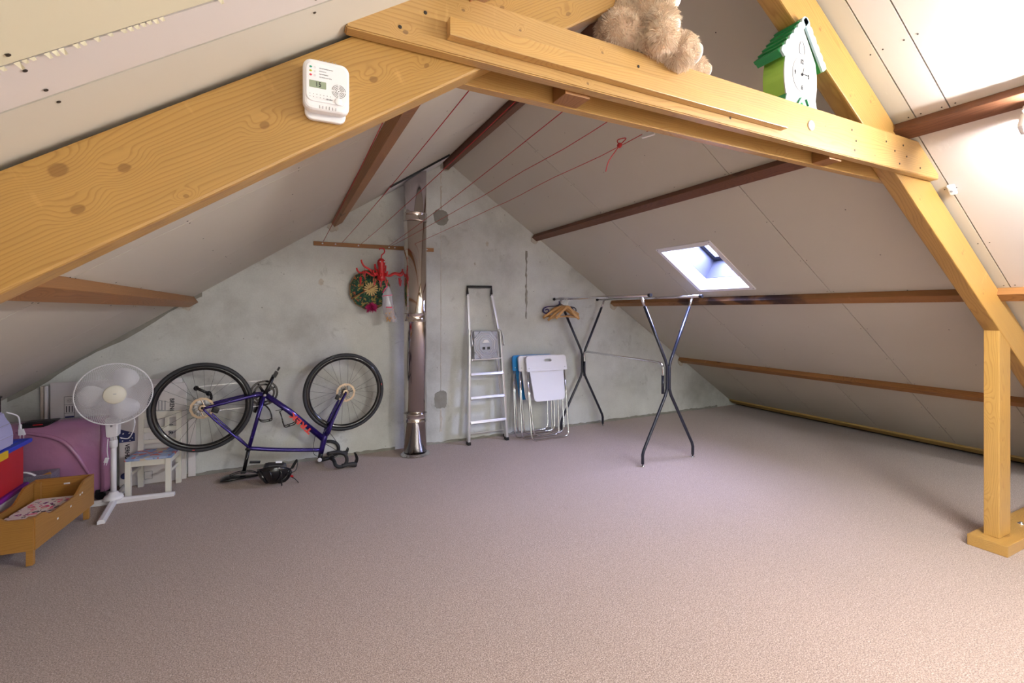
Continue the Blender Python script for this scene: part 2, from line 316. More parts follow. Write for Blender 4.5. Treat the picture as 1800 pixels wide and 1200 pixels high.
M['led_green'] = plain('led_green', srgb(40, 150, 120), .2); M['led_yellow'] = plain('led_yellow', srgb(190, 190, 60), .2); M['led_red'] = plain('led_red', srgb(210, 60, 80), .2)
M['greyprint'] = plain('grey_print', srgb(150, 152, 160), .5)
M['dgreen'] = plain('dark_green_paint', srgb(48, 140, 84), .4, coat=.1)
M['lgreen'] = plain('light_green_paint', srgb(150, 192, 78), .42)
M['palegreen'] = plain('pale_mint_paint', srgb(176, 202, 208), .5)
M['clockface'] = plain('clock_face_white', srgb(196, 196, 196), .6)
M['bluegrey'] = plain('grey_shaft_lining', srgb(48, 50, 60), .6, var=.15)
M['fur'] = plain('fur', srgb(252, 234, 214), .8, var=.16, vscale=30)
M['furbase'] = plain('fur_skin', srgb(240, 214, 190), .9, bump=.8, bscale=120, var=.2, vscale=40)
M['plush'] = plain('white_plush', srgb(225, 222, 222), .85, bump=.5, bscale=300)
M['magenta'] = plain('magenta_tissue', srgb(190, 24, 100), .6, var=.3, vscale=60)
M['pinkp'] = plain('pink_plastic', srgb(226, 70, 110), .35)
M['pinkglass'] = plain('pink_translucent', srgb(226, 130, 170), .25, trans=.4)
M['hatfab'] = pattern('green_floral', [srgb(20, 70, 56), srgb(24, 84, 64), srgb(20, 60, 50), srgb(22, 66, 52), srgb(166, 150, 80), srgb(26, 74, 56), srgb(18, 62, 50), srgb(170, 92, 56), srgb(70, 112, 66)], 66)
M['mattress'] = pattern('blossom_print', [srgb(214, 70, 120), srgb(70, 60, 70), srgb(236, 120, 150), srgb(130, 50, 120), srgb(240, 226, 220), srgb(90, 80, 86), srgb(226, 190, 170)], 34, base=srgb(238, 228, 222))
M['seatprint'] = pattern('seat_print', [srgb(150, 172, 214), srgb(172, 190, 224), srgb(222, 130, 126), srgb(156, 178, 216), srgb(222, 204, 180), srgb(140, 164, 208), srgb(184, 200, 228)], 30)
M['foil'] = plain('crumpled_foil', srgb(200, 200, 205), .25, metal=1, bump=.8, bscale=60)
M['grille'] = plain('painted_wire', srgb(240, 240, 244), .4)
M['tube_glow'] = emis('lamp_glow', (1.0, .985, .965, 1), TUBE_STRENGTH)
# clear film / glazing: mostly see-through with a gloss
def film(name, col, alpha):
    m = bpy.data.materials.new(name); m.use_nodes = True; t = m.node_tree; b = t.nodes['Principled BSDF']
    b.inputs['Base Color'].default_value = col; b.inputs['Roughness'].default_value = .15
    tr = t.nodes.new('ShaderNodeBsdfTransparent'); mx = t.nodes.new('ShaderNodeMixShader'); mx.inputs[0].default_value = alpha
    t.links.new(tr.outputs[0], mx.inputs[1]); t.links.new(b.outputs[0], mx.inputs[2]); t.links.new(mx.outputs[0], t.nodes['Material Output'].inputs[0])
    return m
M['bagfilm'] = film('clear_bag_film', srgb(225, 225, 235), .42)
M['glass'] = film('window_glass', srgb(240, 245, 255), .06)

# ================================================================== mesh helpers
def B(): return bmesh.new()
def bx(bm, c, s, rot=None, bev=0.0, mi=0):
    """box centre c, size s, optional rotation (Euler tuple or Matrix), bevel width"""
    R = Matrix.Identity(3) if rot is None else (rot.to_3x3() if isinstance(rot, Matrix) else Euler(rot).to_matrix())
    t = bmesh.new(); bmesh.ops.create_cube(t, size=1)
    for v in t.verts: v.co = Vector((v.co.x*s[0], v.co.y*s[1], v.co.z*s[2]))
    if bev > 0:
        bmesh.ops.bevel(t, geom=t.edges[:], offset=min(bev, min(s)*.45), segments=2, affect='EDGES', profile=.6)
    for v in t.verts: v.co = R @ v.co + Vector(c)
    merge(bm, t, mi)
def merge(bm, t, mi=0):
    vm = {v: bm.verts.new(v.co) for v in t.verts}
    for f in t.faces:
        try:
            nf = bm.faces.new([vm[v] for v in f.verts]); nf.material_index = mi; nf.smooth = f.smooth
        except ValueError: pass
    t.free()
def frames(pts, closed=False):
    P = [Vector(p) for p in pts]; n = len(P); T = []
    for i in range(n):
        a = P[(i-1) % n] if (closed or i > 0) else P[i]; b = P[(i+1) % n] if (closed or i < n-1) else P[i]
        d = b-a; T.append(d.normalized() if d.length > 1e-9 else Vector((0, 0, 1)))
    up = Vector((0, 0, 1)) if abs(T[0].z) < .9 else Vector((0, 1, 0))
    N = [(up-T[0]*up.dot(T[0])).normalized()]
    for i in range(1, n):
        v = N[-1]-T[i]*N[-1].dot(T[i]); N.append(v.normalized() if v.length > 1e-6 else N[-1])
    return P, T, N
def tube(bm, pts, r, n=8, closed=False, sq=None, mi=0):
    """swept round tube; r scalar or list; sq=(a,b) gives an oval scale"""
    P, T, Nn = frames(pts, closed); k = len(P); rings = []
    for i in range(k):
        rr = r[i] if isinstance(r, (list, tuple)) else r
        bi = T[i].cross(Nn[i]); a, b_ = (sq or (1, 1))
        rings.append([bm.verts.new(P[i]+Nn[i]*(rr*a*cos(2*pi*j/n))+bi*(rr*b_*sin(2*pi*j/n))) for j in range(n)])
    for i in range(k if closed else k-1):
        A, C = rings[i], rings[(i+1) % k]
        for j in range(n):
            f = bm.faces.new((A[j], A[(j+1) % n], C[(j+1) % n], C[j])); f.smooth = True; f.material_index = mi
    if not closed:
        for R_, rev in ((rings[0], True), (rings[-1], False)):
            try: bm.faces.new(list(reversed(R_)) if rev else R_).material_index = mi
            except ValueError: pass
def lathe(bm, prof, n=24, mat=None, smooth=True, mi=0):
    """prof: list of (r, z), revolved about z, transformed by mat"""
    mat = mat or Matrix.Identity(4); rings = []
    for r, z in prof:
        if r < 1e-6: rings.append([bm.verts.new(mat @ Vector((0, 0, z)))])
        else: rings.append([bm.verts.new(mat @ Vector((r*cos(2*pi*j/n), r*sin(2*pi*j/n), z))) for j in range(n)])
    for A, C in zip(rings, rings[1:]):
        for j in range(n):
            if len(A) == 1 and len(C) == 1: break
            if len(A) == 1: vs = (A[0], C[(j+1) % n], C[j])
            elif len(C) == 1: vs = (A[j], A[(j+1) % n], C[0])
            else: vs = (A[j], A[(j+1) % n], C[(j+1) % n], C[j])
            f = bm.faces.new(vs); f.smooth = smooth; f.material_index = mi
    for R_, rev in ((rings[0], True), (rings[-1], False)):
        if len(R_) > 2: bm.faces.new(list(reversed(R_)) if rev else R_)
def prism(bm, pts, vec, mi=0):
    """closed polygon of 3-D points extruded by vec"""
    v = Vector(vec); a = [bm.verts.new(Vector(p)) for p in pts]; b = [bm.verts.new(Vector(p)+v) for p in pts]; n = len(a)
    fs = [bm.faces.new(a), bm.faces.new(list(reversed(b)))]
    for i in range(n): fs.append(bm.faces.new((a[i], b[i], b[(i+1) % n], a[(i+1) % n])))
    for f in fs: f.material_index = mi
    bmesh.ops.recalc_face_normals(bm, faces=fs)
def ring_prism(bm, outer, inner, vec):
    """frame: outer and inner loops of equal count, extruded"""
    v = Vector(vec); n = len(outer)
    o = [bm.verts.new(Vector(p)) for p in outer]; i_ = [bm.verts.new(Vector(p)) for p in inner]
    o2 = [bm.verts.new(Vector(p)+v) for p in outer]; i2 = [bm.verts.new(Vector(p)+v) for p in inner]; fs = []
    for k in range(n):
        l = (k+1) % n
        fs += [bm.faces.new((o[k], o[l], i_[l], i_[k])), bm.faces.new((o2[k], i2[k], i2[l], o2[l])),
               bm.faces.new((o[k], o2[k], o2[l], o[l])), bm.faces.new((i_[k], i_[l], i2[l], i2[k]))]
    bmesh.ops.recalc_face_normals(bm, faces=fs)
def sphere(bm, c, r, seg=20, sc=(1, 1, 1), rot=None, mi=0):
    R = Matrix.Identity(3) if rot is None else Euler(rot).to_matrix()
    t = bmesh.new(); bmesh.ops.create_uvsphere(t, u_segments=seg, v_segments=max(6, seg//2), radius=r)
    for v in t.verts: v.co = R @ Vector((v.co.x*sc[0], v.co.y*sc[1], v.co.z*sc[2])) + Vector(c)
    for f in t.faces: f.smooth = True
    merge(bm, t, mi)
def smooth_path(P, sub=6, closed=False):
    P = [Vector(p) for p in P]; n = len(P); out = []
    rng = range(n) if closed else range(n-1)
    for i in rng:
        p0 = P[(i-1) % n] if closed else P[max(i-1, 0)]; p1 = P[i]; p2 = P[(i+1) % n]; p3 = P[(i+2) % n] if closed else P[min(i+2, n-1)]
        for k in range(sub):
            t = k/sub; out.append(.5*((2*p1)+(-p0+p2)*t+(2*p0-5*p1+4*p2-p3)*t*t+(-p0+3*p1-3*p2+p3)*t**3))
    if not closed: out.append(P[-1])
    return out

def props(o, label=None, cat=None, group=None, kind=None):
    if label: o['label'] = label
    if cat: o['category'] = cat
    if group: o['group'] = group
    if kind: o['kind'] = kind
    return o
def thing(name, label=None, cat=None, loc=(0, 0, 0), group=None, kind=None):
    o = bpy.data.objects.new(name, None); o.empty_display_size = .05; COL.objects.link(o); o.location = loc
    return props(o, label, cat, group, kind)
def chain_inv(p):
    # parents never rotate: world offset is the sum of locations
    m = Matrix.Identity(4); off = Vector((0, 0, 0)); q = p
    return Matrix.Translation(-Vector(p.get('_w', (0, 0, 0))))
def obj(name, bm, mat, parent=None, label=None, matrix=None, mesh=None, kind=None, smooth=None):
    """link bm as ONE mesh object; geometry in world space unless matrix given"""
    if mesh is None:
        mesh = bpy.data.meshes.new(name); bmesh.ops.recalc_face_normals(bm, faces=bm.faces[:]); bm.to_mesh(mesh); bm.free()
        mats = mat if isinstance(mat, (list, tuple)) else [mat]
        for m in mats: mesh.materials.append(M[m])
    o = bpy.data.objects.new(name, mesh); COL.objects.link(o)
    if matrix is not None: o.matrix_basis = matrix
    if parent is not None:
        o.parent = parent
        inv = Matrix.Identity(4); q = parent
        chain = []
        while q is not None: chain.append(q); q = q.parent
        Wm = Matrix.Identity(4)
        for q in reversed(chain): Wm = Wm @ q.matrix_parent_inverse @ Matrix.LocRotScale(q.location, q.rotation_euler, q.scale)
        o.matrix_parent_inverse = Wm.inverted()
    if label: o['label'] = label
    if kind: o['kind'] = kind
    return o
def copy_tree(o, name=None):
    c = o.copy(); COL.objects.link(c)
    for ch in [x for x in bpy.data.objects if x.parent == o]:
        k = ch.copy(); COL.objects.link(k); k.parent = c
        for g in [x for x in bpy.data.objects if x.parent == ch]:
            h = g.copy(); COL.objects.link(h); h.parent = k
    return c
def text(name, body, size, mtx, mat, parent=None, ext=.0003, align='CENTER', bold=0.0, sx=1.0, gap=1.0):
    cu = bpy.data.curves.new(name+'_c', 'FONT'); cu.body = body; cu.size = size; cu.extrude = ext; cu.offset = bold
    cu.align_x = align; cu.align_y = 'CENTER'; cu.resolution_u = 3; cu.space_character = gap
    t = bpy.data.objects.new(name+'_t', cu); COL.objects.link(t)
    dg = bpy.context.evaluated_depsgraph_get()
    me = bpy.data.meshes.new_from_object(t.evaluated_get(dg)); bpy.data.objects.remove(t); bpy.data.curves.remove(cu)
    if sx != 1:
        for v in me.vertices: v.co.x *= sx
    me.materials.clear(); me.materials.append(M[mat])
    return obj(name, None, mat, parent, matrix=mtx, mesh=me)
def basis(o, x, y):
    """4x4 from origin, x axis, y axis"""
    x = Vector(x).normalized(); y = Vector(y); z = x.cross(y).normalized(); y = z.cross(x)
    m = Matrix((x, y, z)).transposed().to_4x4(); m.translation = Vector(o); return m
def timber(name, p0, p1, w, h, up, mat, parent=None, bev=.004, label=None, cuts=None, kind=None, wob=0):
    """sawn timber from p0 to p1 (centre line), w across, h along 'up'; local X runs with the grain"""
    p0, p1 = Vector(p0), Vector(p1); L = (p1-p0).length
    m = basis(p0, p1-p0, Vector(up).cross(p1-p0))
    bm = B(); bx(bm, (L/2, 0, 0), (L, w, h), bev=bev)
    if cuts:
        for v in bm.verts:
            a, b_ = cuts     # end offsets: shear each end by dx per unit local z
            if v.co.x < L/2: v.co.x += a*v.co.z
            else: v.co.x += b_*v.co.z
    return obj(name, bm, mat, parent, matrix=m, label=label, kind=kind)

# ================================================================== the shell
SL = .664; CA = .8331; SA = .5532; RX, RZ = 1.47, 2.865
YB, YF = 4.5, -3.0          # gable wall, rear wall
XE_R, XE_L = RX+RZ/SL, RX-RZ/SL
def rz(x): return RZ-SL*abs(x-RX)

floor = obj('floor', None, None, mesh=None) if False else None
bm = B(); bx(bm, ((XE_R+XE_L)/2, (YB+YF)/2, -.03), (XE_R-XE_L+.6, YB-YF+.3, .06)); props(obj('floor', bm, 'carpet'), kind='structure')

# gable wall as a thick slab
bm = B(); prism(bm, [(XE_L-.3, YB, -.05), (XE_R+.3, YB, -.05), (XE_R+.3, YB, .02), (RX, YB, RZ+.24), (XE_L-.3, YB, .02)], (0, .15, 0))
wall = obj('wall_back', bm, 'concrete'); props(wall, kind='structure')
bm = B(); prism(bm, [(XE_L-.3, YF, -.05), (XE_R+.3, YF, -.05), (XE_R+.3, YF, .02), (RX, YF, RZ+.24), (XE_L-.3, YF, .02)], (0, -.15, 0))
props(obj('wall_front', bm, 'concrete'), kind='structure')

# irregular patches and beads on the gable wall
def blob_patch(name, pts, mat, th=.004, sub=5, jit=.25):
    r = random.Random(len(pts)*31+int(pts[0][0]*100)); P = smooth_path([(x, YB, z) for x, z in pts], sub, True)
    cx = sum(p.x for p in P)/len(P); cz = sum(p.z for p in P)/len(P)
    Q = [(p.x+r.uniform(-1, 1)*.006*jit*4, YB-th, p.z+r.uniform(-1, 1)*.006*jit*4) for p in P]
    bm = B(); prism(bm, Q, (0, th+.001, 0)); obj(name, bm, mat, wall)
blob_patch('mortar_patch', [(1.35, 2.33), (1.36, 2.24), (1.42, 2.20), (1.48, 2.22), (1.50, 2.29), (1.47, 2.345), (1.40, 2.36)], 'patch')
blob_patch('mortar_patch', [(1.36, .50), (1.355, .40), (1.375, .36), (1.46, .36), (1.478, .40), (1.475, .51), (1.42, .53)], 'patch')
def bead(name, x0, z0, z1, w, mat, seed, wav=.004):
    r = random.Random(seed); n = max(4, int((z0-z1)/.03)); Lp = []; Rp = []
    for i in range(n+1):
        z = z0+(z1-z0)*i/n; c = x0+r.uniform(-wav, wav); ww = w*r.uniform(.25, 1.2)
        Lp.append((c-ww, YB-.003, z)); Rp.append((c+ww, YB-.003, z))
    bm = B(); prism(bm, Lp+Rp[::-1], (0, .0035, 0)); obj(name, bm, mat, wall)
bead('filler_bead', 1.421, 2.80, 2.62, .005, 'filler', 1)
bead('filler_bead', 1.421, 2.60, 2.36, .010, 'filler', 2)
bead('filler_bead', 1.421, 2.18, .53, .0035, 'filler', 3, .002)
bead('filler_bead', 1.421, .35, .12, .014, 'filler', 4)
bead('mortar_bead', 2.398, 2.0, 1.25, .012, 'patch', 5)
# crumbling mortar line at the foot of the wall
for x0, x1, sd in ((-1.1, .96, 11), (1.25, 5.4, 12)):
    r = random.Random(sd); n = int((x1-x0)/.035); top = []
    for i in range(n+1): top.append((x0+(x1-x0)*i/n, YB-.012, .022+.010*noise.noise(Vector((i*.35, x0, 0)))+.012*noise.noise(Vector((i*1.3, x0, 3)))))
    bm = B(); prism(bm, [(x0, YB-.012, 0)]+top+[(x1, YB-.012, 0)], (0, .0125, 0)); obj('mortar_foot', bm, 'patch', wall)
for p, s in (((1.93, 2.05), .022), ((1.79, 1.83), .012), ((.30, 1.60), .03)):
    pts = [(p[0]+s*cos(a)*RND.uniform(.6, 1), p[1]+s*1.2*sin(a)*RND.uniform(.6, 1)) for a in [i*pi/4 for i in range(8)]]
    blob_patch('plaster_dab', pts, 'filler', .003, 3)
# mortar fillet where the wall meets the roof slope, left side
pts = []
r = random.Random(5); n = 26
for i in range(n+1):
    x = -1.75+1.15*i/n; pts.append((x, YB-.006, rz(x)-.028-.014*sin(i*.5)-r.random()*.006))
bm = B(); prism(bm, [(-1.75, YB-.006, rz(-1.75))]+pts+[(-.6, YB-.006, rz(-.6))], (0, .0065, 0)); obj('mortar_fillet', bm, 'patch', wall)

# ---- the two roof slopes with separate plasterboards
def sp(side, x, off=0.0):
    """point (X,Z) on the slope, off = distance out of the board surface into the room"""
    sg = 1 if side == 'R' else -1
    return (x-sg*off*SA, rz(x)-off*CA)
def slab(bm, side, x0, x1, y0, y1, o0, o1):
    a = sp(side, x0, o0); b = sp(side, x1, o0); c = sp(side, x1, o1); d = sp(side, x0, o1)
    prism(bm, [(a[0], y0, a[1]), (b[0], y0, b[1]), (c[0], y0, c[1]), (d[0], y0, d[1])], (0, y1-y0, 0))
ceil_ = thing('ceiling', loc=(RX, 0, RZ), kind='structure')
bpy.context.view_layer.update()
HX0, HX1, HY0, HY1 = 2.985, 3.465, 2.56, 3.06      # roof window hole
bm = B()
for a in ((RX, HX0-.02, YF, YB), (HX1+.02, XE_R+.1, YF, YB), (HX0-.02, HX1+.02, YF, HY0-.02), (HX0-.02, HX1+.02, HY1+.02, YB)):
    slab(bm, 'R', a[0], a[1], a[2], a[3], -.014, -.16)
obj('roof_deck', bm, 'backing', ceil_)
bm = B(); slab(bm, 'L', RX-.001, XE_L-.1, YF, YB, -.014, -.16); obj('roof_deck', bm, 'backing', ceil_)
def panel(side, x0, x1, y0, y1, mat='plaster', off=0):
    g = .0024; bm = B()
    xa, xb = min(x0, x1), max(x0, x1)
    if side == 'R' and xa < HX0 < xb and y0 < HY0 < y1:
        e = .003
        P = lambda x, y, o: (sp(side, x, o)[0], y, sp(side, x, o)[1])
        for (a, b_, c, d) in ((xa+g, HX0-e, y0+g, y1-g), (HX1+e, xb-g, y0+g, y1-g), (HX0-e, HX1+e, y0+g, HY0-e), (HX0-e, HX1+e, HY1+e, y1-g)):
            slab(bm, side, a, b_, c, d, off, off-.0125)
        bmesh.ops.remove_doubles(bm, verts=bm.verts[:], dist=1e-5)
    else:
        slab(bm, side, xa+g, xb-g, y0+g, y1-g, off, off-.0125)
    obj('plasterboard', bm, mat, ceil_)
scr = []
def row(side, x0, x1, ys, mats=None, inner=2):
    for i in range(len(ys)-1):
        panel(side, x0, x1, ys[i+1], ys[i], (mats or {}).get(i, 'plaster'))
        xs = [x0+(x1-x0)*k/3 for k in range(4)]; xs[0] += (x1-x0)*.04; xs[-1] -= (x1-x0)*.04
        for x in xs:
            for yy in (ys[i]-.022, ys[i+1]+.022): scr.append((side, x, yy))
            m_ = int((ys[i]-ys[i+1])/.38)
            for k in range(1, m_): scr.append((side, x+RND.uniform(-.02, .02), ys[i]-(ys[i]-ys[i+1])*k/m_+RND.uniform(-.01, .01)))
row('R', RX+.01, 2.52, [4.5, 3.25, 1.98, 1.032, .917, -.3, -1.55, YF], {3: 'plaster_pale', 4: 'plaster_pale'})
row('R', 2.52, 3.60, [4.5, 3.25, 1.98, 1.058, -.2, -1.45, YF], {3: 'plaster_pale'})
row('R', 3.60, 4.72, [4.5, 3.24, 1.97, .95, -.3, -1.55, YF])
row('R', 4.72, 5.70, [4.5, 3.92, 3.285, 2.655, 2.03, 1.40, .77, .14, -.5, -1.13, -1.76, -2.4, YF])
row('L', RX-.01, .43, [4.5, 3.2, 1.95, .96, .853, -.35, -1.6, YF], {3: 'plaster_pale', 4: 'plaster_ivory'})
row('L', .43, -.70, [4.5, 3.35, 2.1, .96, .853, -.35, -1.6, YF], {3: 'plaster_pale', 4: 'plaster_ivory'})
row('L', -.70, XE_L+.01, [4.5, 3.4, 2.2, .96, -.2, -1.4, YF])
bm = B()
for side, x, y in scr:
    if side == 'R' and HX0-.05 < x < HX1+.05 and HY0-.06 < y < HY1+.06: continue
    sg = 1 if side == 'R' else -1
    p = sp(side, x, .0006); m = basis((p[0], y, p[1]), (CA, 0, -SA*sg), (0, 1, 0))
    n = 7; vs = [bm.verts.new(m @ Vector((.0031*cos(2*pi*k/n), .0031*sin(2*pi*k/n), 0))) for k in range(n)]; 
    vb = [bm.verts.new(m @ Vector((.0031*cos(2*pi*k/n), .0031*sin(2*pi*k/n), -.001))) for k in range(n)]
    bm.faces.new(vs); bm.faces.new(vb[::-1])
    for k in range(n): bm.faces.new((vs[k], vb[k], vb[(k+1) % n], vs[(k+1) % n]))
obj('screw_heads', bm, 'screw', ceil_, kind='stuff')
# torn paper edge along the stepped joint near the camera (left slope)
bm = B(); r = random.Random(3); y0 = .853
for i in range(150):
    x = .25-i*.0075; p = sp('L', x, .0008); q = sp('L', x-.004, .003+r.random()*.004)
    if noise.noise(Vector((i*.11, 0, 5))) < -.05 or r.random() < .3: continue
    d = r.uniform(.001, .005)*(1+1.5*(r.random() < .1))
    a = [bm.verts.new((p[0], y0-.002, p[1])), bm.verts.new((p[0]-.006, y0-.002, p[1]-.004)), bm.verts.new((q[0], y0+d, q[1])), bm.verts.new((q[0]+.004, y0+d*.6, q[1]+.002))]
    bm.faces.new(a)
obj('torn_paper_edge', bm, 'plaster_ivory', ceil_, kind='stuff')

# ---- batten along the foot of the right slope
a = sp('R', 5.675, .011)
timber('baseboard_right', (a[0], YF+.01, a[1]), (a[0], YB-.02, a[1]), .085, .02, (-SA, 0, -CA), 'strip', kind='structure')

# ---- roof window
win = thing('window_1', loc=(3.225, 2.81, 1.70), kind='structure')
bpy.context.view_layer.update()
def q4(x0, x1, y0, y1, o): return [(sp('R', x0, o)[0], y0, sp('R', x0, o)[1]), (sp('R', x1, o)[0], y0, sp('R', x1, o)[1]), (sp('R', x1, o)[0], y1, sp('R', x1, o)[1]), (sp('R', x0, o)[0], y1, sp('R', x0, o)[1])]
nv = Vector((SA, 0, CA))
bm = B(); ring_prism(bm, q4(2.947, 3.493, 2.52, 3.095, .009), q4(HX0, HX1, HY0, HY1, .009), nv*.009); obj('window_frame', bm, 'white', win)
bm = B(); ring_prism(bm, q4(HX0-.012, HX1+.012, HY0-.012, HY1+.012, .0), q4(HX0, HX1, HY0, HY1, .0), nv*.12); obj('window_lining', bm, 'white', win)
bm = B(); ring_prism(bm, q4(HX0-.02, HX1+.02, HY0-.02, HY1+.02, -.12), q4(HX0+.004, HX1-.004, HY0+.004, HY1-.004, -.12), nv*.20); obj('window_shaft', bm, 'bluegrey', win)
bm = B(); ring_prism(bm, q4(HX0-.03, HX1+.03, HY0-.03, HY1+.03, -.32), q4(HX0+.05, HX1-.05, HY0+.05, HY1-.05, -.32), nv*.03); obj('window_sash', bm, 'bluegrey', win)
bm = B(); prism(bm, q4(HX0+.03, HX1-.03, HY0+.03, HY1-.03, -.335), nv*.004); obj('window_pane', bm, 'glass', win)
bm = B(); tube(bm, [(3.457+.11, 2.80+.018*cos(t), 1.535+.17+.018*sin(t)) for t in [i*pi/6 for i in range(12)]], .004, 6, True); tube(bm, [(3.455+.11, 2.80, 1.70), (3.47+.11, 2.80, 1.68)], .006, 6); obj('window_latch', bm, 'chrome', win)
bm = B()
for x, y in ((2.96, 2.535), (2.96, 3.08), (3.48, 2.535), (3.48, 3.08)):
    p = sp('R', x, .0095); lathe(bm, [(.004, 0), (.004, .001), (0, .0012)], 8, basis((p[0], y, p[1]), (0, 1, 0), (CA, 0, -SA)))
obj('window_frame_screws', bm, 'screw', win)

# ---- purlins and ridge
DP, PW = .045, .07
def purlin(side, x0, label, mat, y0=YF+.01, y1=YB-.005, dp=DP, pw=PW):
    sg = 1 if side == 'R' else -1
    c = sp(side, x0, dp/2); cx, cz = c[0]+sg*pw/2*CA, c[1]-pw/2*SA
    t = timber('purlin', (cx, y0, cz), (cx, y1, cz), pw, dp, (-sg*SA, 0, -CA), mat, bev=.003)
    return props(t, label, 'beam')
purlin('R', 2.49, 'dark brown purlin on the right slope, above the skylight', 'pine_dark')
purlin('R', 3.573, 'brown purlin on the right slope directly under the skylight, darkened by water stains', 'pine_stained', dp=.047)
purlin('R', 4.69, 'lowest brown purlin on the right slope, passing behind the upright post', 'pine_mid')
purlin('L', .455, 'brown purlin high on the left slope, ending above the wooden cord rail', 'pine_mid', dp=.05, pw=.085)
purlin('L', -.655, 'low brown purlin on the left slope, above the pedestal fan', 'pine_mid', dp=.055, pw=.075)
t = timber('ridge_beam', (RX, YF+.01, RZ-.045), (RX, YB-.005, RZ-.045), .055, .10, (0, 0, 1), 'pine_dark'); props(t, 'dark ridge beam running along the peak of the roof to the gable wall', 'beam')
# mortar pads where purlins enter the wall
for x, z in ((2.50, 2.13), (3.60, 1.40), (4.72, .66), (.40, 2.10), (-.70, 1.39), (RX, 2.80)):
    pts = [(x+.055*cos(a)*RND.uniform(.75, 1), z+.05*sin(a)*RND.uniform(.75, 1)) for a in [i*pi/5 for i in range(10)]]
    blob_patch('mortar_pad', pts, 'filler', .010, 3)

# ---- the roof truss: rafters, twin collar planks, post and sole plate
YR0, YR1 = 1.105, 1.175
truss = thing('roof_truss', 'large varnished pine roof truss with twin collar planks and upright post', 'roof truss', (3.66, 1.14, 0))
bpy.context.view_layer.update()
def rafter(side):
    sg = 1 if side == 'R' else -1; h = .178; L = 5.0
    top = Vector((RX, 1.14, RZ-.012/CA-(h/2)/CA)); d = Vector((sg*CA, 0, -SA)); up = Vector((sg*SA, 0, CA))
    end = top+d*((top.z-.10)/SA-.05)
    return timber('rafter', top, end, .07, h, up, 'pine_left' if side == 'L' else 'pine_right', truss, bev=.006, cuts=(sg*0, 0))
rafter('L'); rafter('R')
# collar planks: long boards with raked ends
def collar(name, y0, y1, xb0, xb1, z0, z1, mat, bev=.003):
    dz = z1-z0; off = .012
    xt0 = xb0+(z1-(z0+off))/SL; xt1 = xb1-(z1-(z0+.04))/SL
    m = Matrix.Translation((xb0, (y0+y1)/2, z0)); t_ = (y1-y0)
    bm = B(); pts = [(0, 0), (xb1-xb0, 0), (xb1-xb0, .04), (xt1-xb0, dz), (xt0-xb0, dz), (0, off)]
    prism(bm, [(x, -t_/2, z) for x, z in pts], (0, t_, 0)); 
    bmesh.ops.bevel(bm, geom=bm.edges[:], offset=bev, segments=2, affect='EDGES')
    return obj(name, bm, mat, truss, matrix=m)
collar('collar_plank', 1.070, 1.104, .122, 2.794, 1.963, 2.115, 'pine_collar')
collar('collar_plank', 1.176, 1.210, .30, 2.66, 1.953, 2.105, 'pine_pale')
timber('nailed_batten', (.352, 1.057, 2.0155), (1.62, 1.057, 2.0155), .026, .044, (0, 0, 1), 'pine_pale', truss, bev=.002)
for x in (.757, 2.02):
    timber('spacer_block', (x, 1.105, 1.983), (x, 1.175, 1.983), .085, .055, (0, 0, 1), 'pine_mid', truss, bev=.002)
timber('post', (3.666, 1.1405, .062), (3.666, 1.1405, 1.262), .15, .066, (0, -1, 0), 'pine', truss, bev=.004)
timber('sole_plate', (3.515, 1.135, .031), (5.35, 1.135, .031), .168, .062, (0, 0, 1), 'pine', truss, bev=.004)
# nails in the collar and a coach screw in the plate
def disc(bm, m, r, t=.002, n=10): lathe(bm, [(r, -t), (r, t*.6), (r*.6, t), (0, t)], n, m)
for x, z in ((2.07, 2.075), (2.10, 2.035), (2.09, 1.995), (2.33, 2.07), (2.47, 2.075), (2.50, 2.03), (2.40, 2.04), (2.44, 1.99), (2.62, 1.995), (.24, 1.995), (.30, 2.045), (.95, 2.07), (1.35, 1.99)):
    bm = B(); disc(bm, basis((x, 1.0698, z), (1, 0, 0), (0, 0, 1)), .0045, .0012); obj('nail_head', bm, 'screw', truss)
bm = B(); disc(bm, basis((3.965, 1.13, .063), (1, 0, 0), (0, 1, 0)), .016, .004, 16); disc(bm, basis((3.965, 1.13, .068), (1, 0, 0), (0, 1, 0)), .009, .006, 6); obj('coach_screw', bm, 'chrome', truss)
# cleats that carry the purlins on the right rafter
for x in (2.575,):
    p = sp('R', x, .03); timber('purlin_cleat', (p[0]+.02, 1.176, p[1]-.013), (p[0]+.12, 1.176, p[1]-.08), .03, .05, (-SA, 0, -CA), 'pine_mid', truss, bev=.002)

# ================================================================== flue pipe
FX, FY = 1.10, 4.272
flue = thing('flue_pipe', 'tall polished stainless steel flue pipe rising from carpet to ceiling', 'pipe', (FX, FY, 0))
bpy.context.view_layer.update()
bm = B(); lathe(bm, [(.104, .0), (.104, 2.76)], 48, Matrix.Translation((FX, FY, 0))); 
# cut the pipe top along the roof slope
for v in bm.verts:
    if v.co.z > 2: v.co.z = rz(v.co.x)-.03
obj('pipe_wall', bm, 'steel', flue)
for z in (.35, 1.277, 2.21):
    bm = B(); h = .034
    lathe(bm, [(.1045, z-h-.006), (.110, z-h-.003), (.110, z-h+.003), (.1065, z-h+.007), (.1065, z+h-.007), (.110, z+h-.003), (.110, z+h+.003), (.1045, z+h+.006)], 48, Matrix.Translation((FX, FY, 0)))
    obj('locking_band', bm, 'steel', flue)
bm = B(); r = random.Random(9)
n = 40; A = [(FX+(.105)*cos(2*pi*i/n), FY+.105*sin(2*pi*i/n), .022) for i in range(n)]
Bp = [(FX+(.125+r.random()*.02)*cos(2*pi*i/n), FY+(.125+r.random()*.02)*sin(2*pi*i/n), .004+r.random()*.006) for i in range(n)]
va = [bm.verts.new(p) for p in A]; vb = [bm.verts.new(p) for p in Bp]
